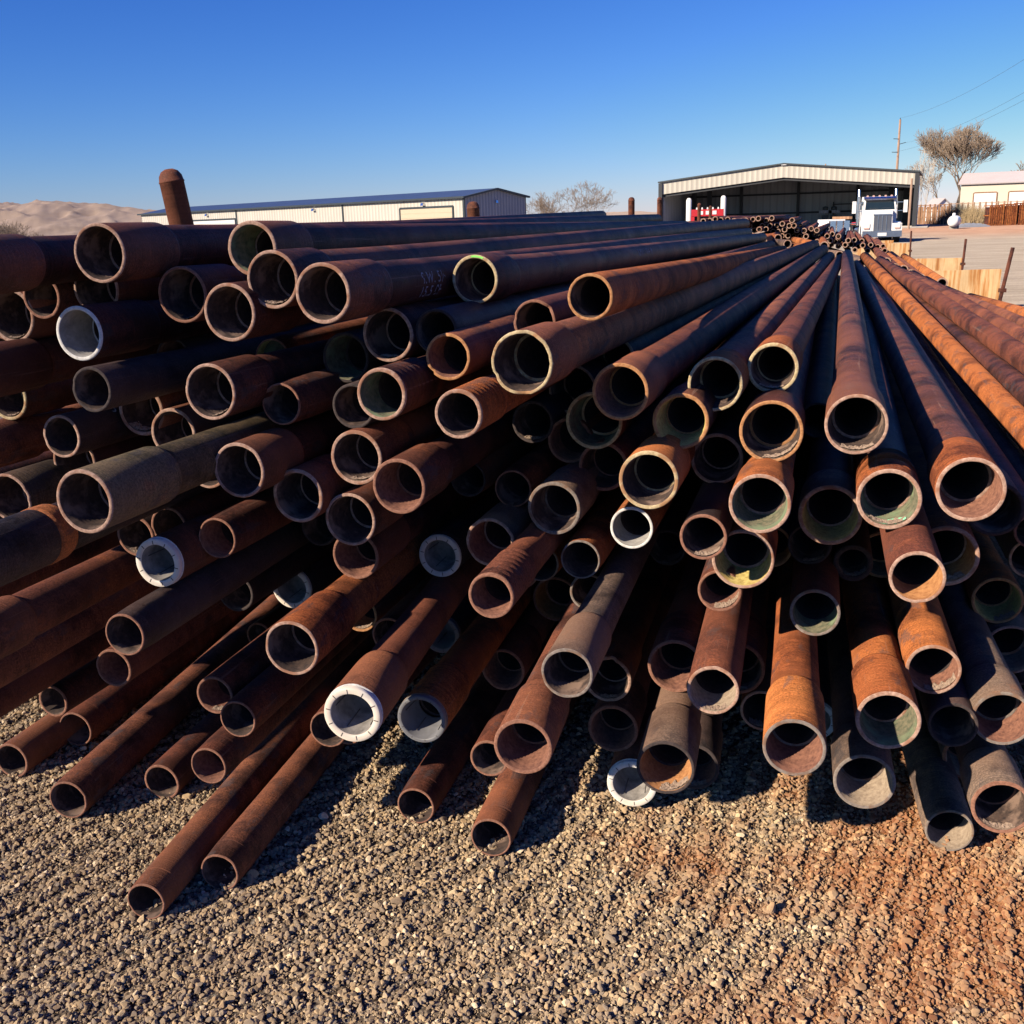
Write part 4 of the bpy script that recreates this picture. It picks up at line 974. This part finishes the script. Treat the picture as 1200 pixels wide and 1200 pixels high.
def trailer():
    a = gnd(938, 92); b = gnd(1003, 80); M, L = frame(a, b)
    root = empty('flatbed_trailer', label='low white flatbed trailer parked between the pipe heap and the truck', cat='trailer'); root.matrix_world = M
    MB().box((L / 2, 1.2, .62), (L, 2.4, .16)).build('deck', M_WHITE, root)
    for y in (.5, 1.9): MB().box((L / 2, y, .42), (L - .3, .14, .24)).build('frame_rail', M_WHITE, root)
    for x in (L - .8, L - 1.9):
        for y in (.15, 2.0):
            w_ = MB().tube((x, y, .33), (x, y + .3, .33), .33, n=22).build('wheel', M_RUBBER, root)
            MB().tube((x, y - .02, .33), (x, y + .02, .33), .18, n=16).build('rim', M_CHROME, w_)
    MB().box((.6, 1.2, .27), (.15, .9, .54)).build('landing_leg', M_DTRIM, root)
    o = MB().box((0, 0, 0), (3.4, 1.1, .62), taper=.94); o = o.build('steel_box', M_WHITE); o.matrix_world = M @ Matrix.Translation((L * .42, .8, 1.01)); tag(o, 'pale grey steel box lying on the flatbed trailer', 'box')
    for k, (x, z) in enumerate(((L * .35, 1.42), (L * .68, .80))):
        o = MB().box((0, 0, 0), (3.6, .25, .2)).build('steel_beam', M_FENCE); o.matrix_world = M @ Matrix.Translation((x, 2.0, z)); tag(o, ['rusty red beam lying above the pale box on the trailer', 'rusty red beam lying on the trailer deck near the truck'][k], 'beam')
    o = MB().lathe([(.001, 0), (.42, 0), (.45, .06), (.42, .5), (.45, .94), (.42, 1.0), (.001, 1.0)], 20).build('red_drum', M_RED); o.location = gnd(1005, 93); tag(o, 'red drum standing between the trailer and the white truck', 'drum')
trailer()
for k, (u, lab) in enumerate(((967, 'grey shop press standing inside the shed, left of its twin'), (977, 'grey shop press standing inside the shed, right of its twin'))):
    p = gnd(u, 138); root = empty('shop_press', p, label=lab, cat='machine', group='machines at the back of the shed')
    MB().box((0, 0, .8), (.9, .6, 1.6), taper=.7).build('stand', M_DTRIM, root)
    MB().box((0, 0, 2.0), (1.5, .4, .35)).build('head', M_GREYSHEET, root)
    MB().lathe([(.001, 2.2), (.35, 2.22), (.35, 2.6), (.001, 2.7)], 12).build('motor', M_DTRIM, root)
p = gnd(1000, 140); root = empty('storage_rack', p, rz=-.3, label='dark storage rack at the back of the shed behind the white truck', cat='rack')
for z in (.2, 1.1, 2.0, 2.9): MB().box((0, 0, z), (5.2, 1.1, .12)).build('shelf', M_STEELD, root)
for x in (-2.5, 0, 2.5):
    MB().box((x, 0, 1.6), (.14, 1.0, 3.2)).build('upright', M_STEELD, root)

# ------------------------------------------------------------------ white truck
def truck():
    p = gnd(1035, 65); root = empty('truck', p, rz=rad(-12), label='white day cab truck with chrome grille and tall exhaust stack facing the camera', cat='truck')
    # local: front bumper at y = 0 facing -Y, cab to the back
    def B(c, d, name, mat, par=root, **k): return MB().box(c, d, **k).build(name, mat, par)
    # hood, narrowing to the front
    h = MB().hexa([(-.62, .25, .55), (.62, .25, .55), (.92, 1.7, .75), (-.92, 1.7, .75), (-.56, .22, 1.62), (.56, .22, 1.62), (.80, 1.7, 1.90), (-.80, 1.7, 1.90)]).build('hood', M_WHITE, root)
    g = B((0, .19, 1.12), (.96, .08, .98), 'grille', M_GRILLE)
    for x in (-.24, 0, .24): B((x, .14, 1.12), (.035, .04, .94), 'grille_bar', M_CHROME, g)
    B((0, .17, 1.64), (1.04, .1, .07), 'grille_surround', M_CHROME, g)
    for sx in (-1, 1):
        f = MB()
        n = 10; vs = []
        for k in range(n + 1):
            t = math.pi * k / n; y = .95 - math.cos(t) * .68; z = .55 + math.sin(t) * .70
            vs += [(sx * .55, y, z), (sx * 1.16, y, z - .04), (sx * 1.16, y, z - .2), (sx * .55, y, z - .12)]
        fs = [(4 * k + a, 4 * k + (a + 1) % 4, 4 * k + 4 + (a + 1) % 4, 4 * k + 4 + a) for k in range(n) for a in range(4)]
        f.add(vs, fs, 0, True).box((sx * .86, .34, .82), (.58, .22, .62)); f.build('fender', M_WHITE, root)
        hl = B((sx * .88, .21, 1.0), (.36, .08, .24), 'headlight', M_LAMP); B((sx * .88, .18, .84), (.3, .05, .07), 'turn_signal', M_AMBER, hl)
        w_ = MB().tube((sx * .80, .98, .52), (sx * 1.12, .98, .52), .52, n=26).build('wheel', M_RUBBER, root)
        MB().tube((sx * 1.10, .98, .52), (sx * 1.14, .98, .52), .29, n=20).build('rim', M_CHROME, w_)
        mr = B((sx * 1.5, 1.75, 2.1), (.22, .12, .72), 'mirror', M_WHITE)
        for z in (1.85, 2.35): B((sx * 1.2, 1.78, z), (.5, .04, .04), 'mirror_arm', M_CHROME, mr)
        st = MB().tube((sx * 1.10, 3.15, 1.0), (sx * 1.10, 3.15, 2.75), .10, n=14).tube((sx * 1.10, 3.15, 2.75), (sx * 1.10, 3.26, 3.15), .075, n=14).build('exhaust_stack', M_CHROME, root)
        MB().tube((sx * 1.10, 3.15, 1.4), (sx * 1.10, 3.15, 2.4), .14, n=14).build('heat_shield', M_CHROME, st)
        tk = MB().tube((sx * .98, 2.0, .62), (sx * .98, 3.4, .62), .32, n=20).build('fuel_tank', M_CHROME, root)
        for y in (4.9, 6.15):
            w_ = MB().tube((sx * .6, y, .52), (sx * 1.2, y, .52), .52, n=24).build('wheel', M_RUBBER, root)
            MB().tube((sx * 1.18, y, .52), (sx * 1.22, y, .52), .28, n=18).build('rim', M_CHROME, w_)
        B((sx * .9, 5.5, 1.12), (.62, 2.9, .05), 'mud_guard', M_CHROME)
    cabm = MB().hexa([(-.98, 1.7, .8), (.98, 1.7, .8), (1.0, 3.0, .8), (-1.0, 3.0, .8), (-.98, 1.62, 1.86), (.98, 1.62, 1.86), (1.0, 3.0, 1.86), (-1.0, 3.0, 1.86)])
    cabm.hexa([(-.98, 1.62, 1.862), (.98, 1.62, 1.862), (1.0, 3.0, 1.862), (-1.0, 3.0, 1.862), (-.9, 1.92, 2.62), (.9, 1.92, 2.62), (.92, 3.0, 2.72), (-.92, 3.0, 2.72)])
    cab = cabm.build('cab', M_WHITE, root)
    MB().hexa([(-.86, 1.63, 1.93), (.86, 1.63, 1.93), (.86, 1.70, 1.93), (-.86, 1.70, 1.93), (-.80, 1.85, 2.52), (.80, 1.85, 2.52), (.80, 1.92, 2.52), (-.80, 1.92, 2.52)]).build('windshield', M_GLASS, root)
    for sx in (-.35, .35): MB().box((sx, 1.66, 2.02), (.5, .02, .02), rx=-.3).build('wiper', M_DTRIM, root)
    B((0, 1.78, 2.60), (1.86, .34, .10), 'sun_visor', M_CHROME, rx=.3)
    for k in range(5): B((-.7 + .35 * k, 2.1, 2.75), (.13, .16, .08), 'marker_light', M_AMBER, taper=.6)
    for sx in (-1, 1):
        d = B((sx * .995, 2.25, 1.55), (.03, 1.0, 1.3), 'door', M_WHITE)
        B((sx * 1.005, 2.3, 2.2), (.03, .75, .5), 'side_window', M_GLASS, d, ry=-sx * .11)
    bm_ = B((0, .02, .52), (2.25, .22, .36), 'bumper', M_CHROME)
    B((0, -.1, .5), (.5, .03, .18), 'number_plate', M_WHITE, bm_)
    B((0, 4.6, .85), (.9, 4.6, .28), 'chassis', M_DTRIM)
    MB().lathe([(.001, 1.0), (.55, 1.0), (.55, 1.12), (.001, 1.12)], 20).build('fifth_wheel', M_DTRIM, root).location = (0, 5.4, 0)
    for k in range(3): B((-1.75 - k * .42, 3.6, .75), (.34, 1.2, 1.15), 'side_box', M_CHROME, taper=.96)
truck()

# propane tank, stake at the shed corner
p = gnd(1118.5, 104); root = empty('gas_tank', p, rz=-.50, label='rounded white gas tank on the dirt right of the shed', cat='tank')
MB().lathe([(.001, -.8), (.2, -.77), (.38, -.66), (.50, -.45), (.54, 0), (.54, 1.6), (.50, 1.95), (.38, 2.15), (.2, 2.26), (.001, 2.3)], 28).build('shell', M_WHITE, root).matrix_local = Matrix.Translation((0, 0, .72)) @ Matrix.Rotation(rad(-90), 4, 'X')
MB().lathe([(.14, 1.2), (.15, 1.45), (.09, 1.49), (.001, 1.5)], 14).build('valve_hood', M_WHITE, root)
for y in (.0, 1.5): MB().box((0, y, .15), (.7, .2, .3)).build('saddle', M_CONC, root)

# ------------------------------------------------------------------ steel sheets and stakes at the edge of the stack
def sheet(tl, tr, br, F, label):
    """one standing steel sheet, F metres ahead; bottom on the ground"""
    a, b, c = at(*tl, F), at(*tr, F), at(*br, F)
    wd = b.x - a.x; h0, h1 = a.z, b.z
    root = MB(); th = .012
    n = 14; vs = []
    for k in range(n + 1):
        x = -wd / 2 + wd * k / n; hh = h0 + (h1 - h0) * k / n; bow = .012 * math.sin(k * 1.3)
        vs += [(x, bow, 0), (x, bow + th, 0), (x, bow + th, hh), (x, bow, hh)]
    fs = [(4 * k + q, 4 * k + 4 + q, 4 * k + 4 + (q + 1) % 4, 4 * k + (q + 1) % 4) for k in range(n) for q in range(4)] + [(0, 1, 2, 3), (4 * n + 3, 4 * n + 2, 4 * n + 1, 4 * n)]
    o = root.add(vs, fs).build('steel_sheet', M_PLATE)
    o.location = ((a.x + b.x) / 2, a.y, 0); o.rotation_euler = (rad(2), 0, 0)
    tag(o, label, 'steel sheet', 'stained steel sheets standing beside the stack')
sheet((1040, 319), (1173, 315), (1171, 358), 19.6, 'nearest and largest orange streaked steel sheet, below the two right hand stakes')
sheet((1030, 304), (1128, 302), (1126, 318), 30.5, 'second orange streaked steel sheet, with the middle stake at its right end')
sheet((1000, 285), (1066, 285), (1065, 304), 41, 'pale orange steel sheet below the truck, with the farthest stake at its right')
sheet((1000, 283), (1047, 281.5), (1047, 286), 52, 'thin strip of orange steel sheet directly beneath the truck bumper')
def stake(ut, vt, ub, vb, F, label):
    a, b = at(ut, vt, F), at(ub, vb, F); b.z = 0
    root = empty('steel_stake', b, label=label, cat='stake', group='leaning rusty stakes beside the stack')
    MB().tube((0, 0, 0), a - b, .033, n=10).build('rod', BODY['R'], root)
    MB().box((a - b) * .33, (.11, .09, .07)).build('clamp', BODY['D'], root)
stake(1187, 290, 1169, 360, 19.3, 'nearest leaning rusty stake beside the largest steel sheet')
stake(1132, 280, 1127, 317, 30, 'middle rusty stake at the end of the second steel sheet')
stake(1068, 270.5, 1066, 304, 40.5, 'farthest rusty stake in front of the truck shadow')
o = MB().tube((0, 0, 0), (0, 0, 5.0), .11, n=10).build('steel_post', M_WOODP); o.location = gnd(1066, 112); tag(o, 'tall brown post standing at the right corner of the open shed', 'post')

# ------------------------------------------------------------------ yard to the right: racks, buildings, fences
M_CAGE = BODY['O']
for k, (u, wpx, lab) in enumerate(((1165, 20, 'rusty slatted steel crate at the right, leftmost of three by the dirt bank'), (1182, 16, 'rusty slatted steel crate between two others at the right edge'), (1199, 18, 'rusty slatted steel crate cut by the right picture edge'))):
    p = gnd(u, 117); wd = wpx / 1277 * 117 * .9; root = empty('steel_crate', p, label=lab, cat='crate', group='slatted steel crates by the dirt bank')
    h = 2.15 + .08 * k
    f = MB()
    for z in (.12, h * .5, h - .06):
        f.box((0, -.62, z), (wd, .08, .1)); f.box((0, .62, z), (wd, .08, .1))
        f.box((-wd / 2 + .04, 0, z), (.08, 1.16, .1)); f.box((wd / 2 - .04, 0, z), (.08, 1.16, .1))
    f.build('frame', M_CAGE, root)
    for j in range(7): MB().box((-wd / 2 + wd * (j + .5) / 7, -.68, h / 2), (wd / 7 * .7, .04, h)).build('slat', M_CAGE, root)
    MB().box((0, 0, h * .48), (wd * .9, 1.0, h * .86)).build('contents', BODY['D'], root)
def yellow_building():
    A = gnd(1124, 205); B = gnd(1330, 192); M, L = frame(A, B); he, hr, W = 6.2, 7.6, 22
    root = empty('building', label='pale yellow building with white doors and pinkish roof at the right edge', cat='building'); root.matrix_world = M
    MB().box((L / 2, .12, he / 2), (L, .24, he)).build('wall', M_YELLOW, root)
    vs = [(0, 0), (W, 0), (W, he), (W / 2, hr + .8), (0, he)]
    o = MB().add([(a, -.12, b) for a, b in vs] + [(a, .12, b) for a, b in vs], [(0, 1, 2, 3, 4), (9, 8, 7, 6, 5)] + [(i, i + 5, (i + 1) % 5 + 5, (i + 1) % 5) for i in range(5)]).build('gable_wall', M_GREYW, root)
    o.location = (.1, .26, 0); o.rotation_euler = (0, 0, math.pi / 2)
    r = MB()
    r.hexa([(-.5, -.5, he), (L, -.5, he), (L, W / 2, hr + .8), (-.5, W / 2, hr + .8), (-.5, -.5, he + .2), (L, -.5, he + .2), (L, W / 2, hr + 1), (-.5, W / 2, hr + 1)])
    r.hexa([(-.5, W / 2, hr + .8), (L, W / 2, hr + .8), (L, W + .5, he), (-.5, W + .5, he), (-.5, W / 2, hr + 1), (L, W / 2, hr + 1), (L, W + .5, he + .2), (-.5, W + .5, he + .2)])
    r.build('roof', M_PINKR, root)
    for u0, u1 in ((1151, 1177), (1192, 1222), (1245, 1275)):
        def xl(u):
            k = (u - 600) / 1277; a = M @ Vector((0, 0, 0)); b = M @ Vector((1, 0, 0)); d = b - a
            return (k * a.y - a.x) / (d.x - k * d.y)
        a, b = xl(u0), xl(u1); d = MB().box(((a + b) / 2, -.05, 2.3), (b - a, .1, 4.6)).build('overhead_door', M_WHITE, root)
        f = MB().box((a - .1, -.08, 2.35), (.2, .16, 4.7)).box((b + .1, -.08, 2.35), (.2, .16, 4.7)).box(((a + b) / 2, -.08, 4.72), (b - a, .16, .2)); f.build('door_frame', M_FENCE, root)
yellow_building()
p = gnd(1099, 190); root = empty('small_hut', p, rz=.25, label='small white hut with gable roof between the fence and the yellow building', cat='hut')
MB().box((0, 0, 1.2), (3.0, 3.0, 2.4)).add([(-1.5, -1.5, 2.4), (1.5, -1.5, 2.4), (0, -1.5, 3.6), (-1.5, 1.5, 2.4), (1.5, 1.5, 2.4), (0, 1.5, 3.6)], [(0, 1, 2), (5, 4, 3), (0, 2, 5, 3), (1, 4, 5, 2)]).build('wall', M_WHITE, root)
for s in (-1, 1): MB().hexa([(0, -1.75, 3.64), (s * 1.85, -1.75, 2.15), (s * 1.85, 1.75, 2.15), (0, 1.75, 3.64), (0, -1.75, 3.78), (s * 1.85, -1.75, 2.29), (s * 1.85, 1.75, 2.29), (0, 1.75, 3.78)]).build('roof_slope', M_PINKR, root)
MB().box((1.53, .2, 1.0), (.08, .9, 2.0)).build('door', M_DTRIM, root)
def rail_fence(u0, F0, u1, F1, h, n, mat, label, boards=False, name='fence'):
    a, b = gnd(u0, F0), gnd(u1, F1); M, L = frame(a, b); root = empty(name, label=label, cat='fence'); root.matrix_world = M
    for k in range(n + 1): MB().box((L * k / n, 0, h / 2), (.18, .18, h)).build('fence_post', mat, root)
    for z in (.35, .62, .95): MB().box((L / 2, .0, h * z), (L, .06, .1)).build('rail', mat, root)
    if boards:
        bmb = MB(); q = 0
        while q < L - .3:
            bmb.box((q + .2, -.1, h * .45), (.30, .04, h * .86)); q += .42
        bmb.build('boards', mat, root)
rail_fence(1073, 150, 1112, 146, 2.6, 7, M_FENCE, 'brown board fence running right from behind the open shed', True)
rail_fence(1114, 150, 1230, 135, 2.7, 16, M_WOODP, 'thin pipe fence in front of the yellow building')

# weeds, bushes and trees
def grass_clump(u, F, n, h, wd, label, mat, name='dry_weeds', seed=0):
    rr = random.Random(seed); mb = MB()
    for k in range(n):
        x, y = rr.gauss(0, wd), rr.gauss(0, wd * .5); hh = h * rr.uniform(.5, 1.1) * math.exp(-abs(x) / wd / 3); lx = rr.gauss(0, .25) * hh
        r = .02 + .01 * rr.random()
        mb.add([(x - r, y, -.1), (x + r, y, -.1), (x, y + r, -.1), (x + lx, y + rr.gauss(0, .1), hh)], [(0, 1, 3), (1, 2, 3), (2, 0, 3)])
    o = mb.build(name, mat); o.location = gnd(u, F); tag(o, label, 'weeds')
M_STRAW = plain('dry_straw', (.48, .36, .20), .9, var=.25, scale=2)
M_SAGE = plain('dark_brush', (.055, .06, .05), .9, var=.3)
grass_clump(1144, 128, 1500, 2.7, 1.35, 'tall dry straw coloured weeds beside the slatted crates', M_STRAW, seed=4)
grass_clump(1124, 140, 1600, 2.9, 1.5, 'dark low brush in front of the yellow building gable', M_SAGE, 'dark_bush', seed=5)
o = MB(); n = 24; vs = []
for a in range(n):
    for b in range(8):
        x = (a / (n - 1) - .5) * 3.6; y = (b / 7 - .5) * 1.6
        vs.append((x, y, .55 * max(0, 1 - (x / 1.8) ** 2) ** .5 * max(0, 1 - (y / .8) ** 2) ** .5 * (.6 + .8 * abs(noise.noise(Vector((x * 2, y * 2, 1))))) - .02))
o.add(vs, [(a * 8 + b, (a + 1) * 8 + b, (a + 1) * 8 + b + 1, a * 8 + b + 1) for a in range(n - 1) for b in range(7)], 0, True)
o = o.build('tarpaulin', plain('grey_tarp', (.20, .21, .24), .6)); o.location = gnd(1140, 112); tag(o, 'crumpled grey tarpaulin on the dirt left of the slatted crates', 'tarpaulin')

def bare_tree(name, label, base, H, seed, mat_t, mat_c, spread=.55, levels=6, trunk_r=None, lean=(0, 0), fork=.18, up=.25, minr=.012, kids=(3, 4), cat='tree', group=None, stems=1, shrink=.72):
    rr = random.Random(seed); root = empty(name, base, label=label, cat=cat, group=group)
    tm, cm = MB(), MB()
    trunk_r = trunk_r or H * .022
    def seg(mb, a, b, r0, r1, n):
        d = (b - a).normalized(); x = d.orthogonal().normalized(); y = d.cross(x)
        vs = [p_ + (x * math.cos(t) + y * math.sin(t)) * r for p_, r in ((a, r0), (b, r1)) for t in [2 * math.pi * i / n for i in range(n)]]
        mb.add(vs, [(i, (i + 1) % n, n + (i + 1) % n, n + i) for i in range(n)], 0, True)
    def grow(p, d, ln, r, lev):
        mb = tm if lev <= 1 else cm; n = 8 if lev <= 1 else (5 if lev <= 2 else 3)
        steps = 4 if lev < 3 else 2; q = p
        pts = []
        for s in range(steps):
            d = (d + Vector((rr.gauss(0, .13), rr.gauss(0, .13), up * .25 + rr.gauss(0, .06)))).normalized()
            q2 = q + d * ln / steps; r2 = r * (1 - .42 * (s + 1) / steps)
            seg(mb, q, q2, max(minr, r * (1 - .42 * s / steps)), max(minr * .8, r2), n); q = q2; pts.append((q, d.copy(), r2))
        if lev >= levels: return
        nk = rr.randint(*kids)
        for k in range(nk):
            q, dd, rk = pts[-1] if k < 2 else pts[rr.randrange(len(pts))]
            ax = Vector((rr.gauss(0, 1), rr.gauss(0, 1), rr.gauss(0, .5))).cross(dd).normalized()
            nd = (Matrix.Rotation(rr.uniform(.5, 1.3) * spread, 3, ax) @ dd + Vector((0, 0, up * .2))).normalized()
            grow(q, nd, ln * rr.uniform(shrink - .1, shrink + .12), rk * rr.uniform(.6, .85), lev + 1)
    for s in range(stems):
        off = Vector((rr.gauss(0, .1), rr.gauss(0, .1), 0)) * (stems - 1) * .6
        d0 = Vector((lean[0] + (rr.gauss(0, .35) if stems > 1 else 0), lean[1] + (rr.gauss(0, .35) if stems > 1 else 0), 1)).normalized()
        grow(off - Vector((0, 0, .2)), d0, H * (fork + .1), trunk_r, 0)
    if tm.v: tm.build('trunk' if stems == 1 else 'stems', mat_t, root)
    cm.build('crown', mat_c, root)
bare_tree('bare_tree', 'large bare cottonwood tree with wide twiggy crown behind the yellow building', gnd(1121, 222), 16, 7, M_BARK, M_TWIG, spread=.52, levels=7, trunk_r=.62, lean=(.12, 0), fork=.21, up=.34, minr=.035, kids=(3, 4), shrink=.78)
bare_tree('bare_tree', 'bushy bare tree leaning on the left of the large cottonwood', gnd(1101, 232), 12, 21, M_BARK, M_TWIG, spread=.55, levels=6, trunk_r=.3, lean=(-.1, 0), fork=.18, minr=.03, kids=(2, 4), shrink=.76)
for k, (u, hh) in enumerate(((1076.5, 9), (1081, 11), (1087, 10), (1092, 8))):
    bare_tree('bare_poplar', ['pale thin poplar right against the shed corner', 'tallest pale poplar just right of the shed', 'pale poplar between the tallest one and the bushy tree', 'short pale poplar nearest the bushy bare tree'][k], gnd(u, 215), hh, 31 + k, M_PALEWOOD, M_PALEWOOD, spread=.26, levels=4, trunk_r=.12, fork=.30, up=1.0, minr=.022, kids=(2, 4), group='row of pale poplars')
for k, (u, hh, F) in enumerate(((1166, 8, 270), (1178, 7, 270), (1196, 10, 260))):
    bare_tree('distant_tree', ['low bare tree over the roof of the yellow building', 'small bare tree over the middle of the yellow building roof', 'rounded bare tree over the roof at the right edge'][k], gnd(u, F), hh + 2, 51 + k, M_BARK, M_TWIG, spread=.6, levels=5, fork=.2, minr=.06)
for k, (u, hh, F) in enumerate(((632, 6.0, 150), (646, 6.8, 165), (660, 7.2, 150), (683, 8.4, 150), (697, 7.2, 160))):
    bare_tree('bare_shrub_tree', ['small bare tree right beside the grey warehouse gable', 'thin bare tree second from the warehouse gable', 'middle one of the bare trees in the gap right of the warehouse', 'tallest bare tree in the gap between warehouse and shed', 'rightmost bare tree in the gap between warehouse and shed'][k], gnd(u, F), hh, 71 + k, M_TWIG, M_TWIG, spread=.62, levels=6, trunk_r=.10, fork=.17, minr=.014, kids=(2, 3), stems=3, group='bare trees in the gap between the buildings')
for k, (u, hh, F) in enumerate(((-14, 4.4, 90), (8, 4.2, 95), (24, 3.6, 90), (38, 3.0, 100))):
    bare_tree('bare_bush', ['bare bush cut by the left picture edge under the hills', 'twiggy bare bush second from the left edge under the hills', 'bare bush third from the left edge under the hills', 'low bare bush nearest the topmost left pipe'][k], gnd(u, F), hh, 91 + k, M_TWIG, M_TWIG, spread=.7, levels=5, trunk_r=.05, fork=.16, minr=.008, kids=(2, 4), stems=5, cat='bush', group='bare bushes below the hills')

# power pole and wires
def pole():
    top = at(1055, 140, 175); b = Vector((top.x, top.y, 0)); H = top.z
    root = empty('power_pole', b, label='tall wooden power pole with short cross arms behind the shed roof', cat='pole')
    MB().tube((0, 0, 0), (0, 0, H), .24, .15, n=12).build('shaft', M_WOODP, root)
    for dx, z in ((-.75, H - 2.9), (.85, H - 3.7), (-.85, H - 4.9)):
        c = MB().tube((0, -.1, z), (dx * 1.25, -.2, z + (.25 if dx > 0 else .04)), .05, n=8).build('side_arm', M_DTRIM, root)
    MB().tube((0, 0, H), (0, 0, H + .25), .06, n=8).build('top_insulator', M_DTRIM, root)
    ends = [((0, 0, H + .2), at(1260, 30, 95)), ((1.0, -.2, H - 3.5), at(1280, 60, 95)), ((-1.0, -.2, H - 4.9), at(1280, 72, 92))]
    for k, (a, e) in enumerate(ends):
        a = b + Vector(a); mb = MB(); P = []
        for i in range(21):
            t = i / 20; q = a.lerp(e, t); q.z -= 2.2 * 4 * t * (1 - t) * .5; P.append(q)
        for i in range(20): mb.tube(P[i], P[i + 1], .013, n=4, cap=False)
        o = mb.build('power_line', M_DTRIM); tag(o, ['topmost power line running from the pole to the upper right', 'middle power line running from the pole to the right edge', 'lowest power line running from the pole to the right edge'][k], 'power line')
pole()
top = at(967.5, 192, 165); o = MB().tube((0, 0, 0), (0, 0, top.z), .10, n=8).build('utility_pole', M_WOODP); o.location = (top.x, top.y, 0); tag(o, 'distant thin pole tip rising just over the shed roof', 'pole')
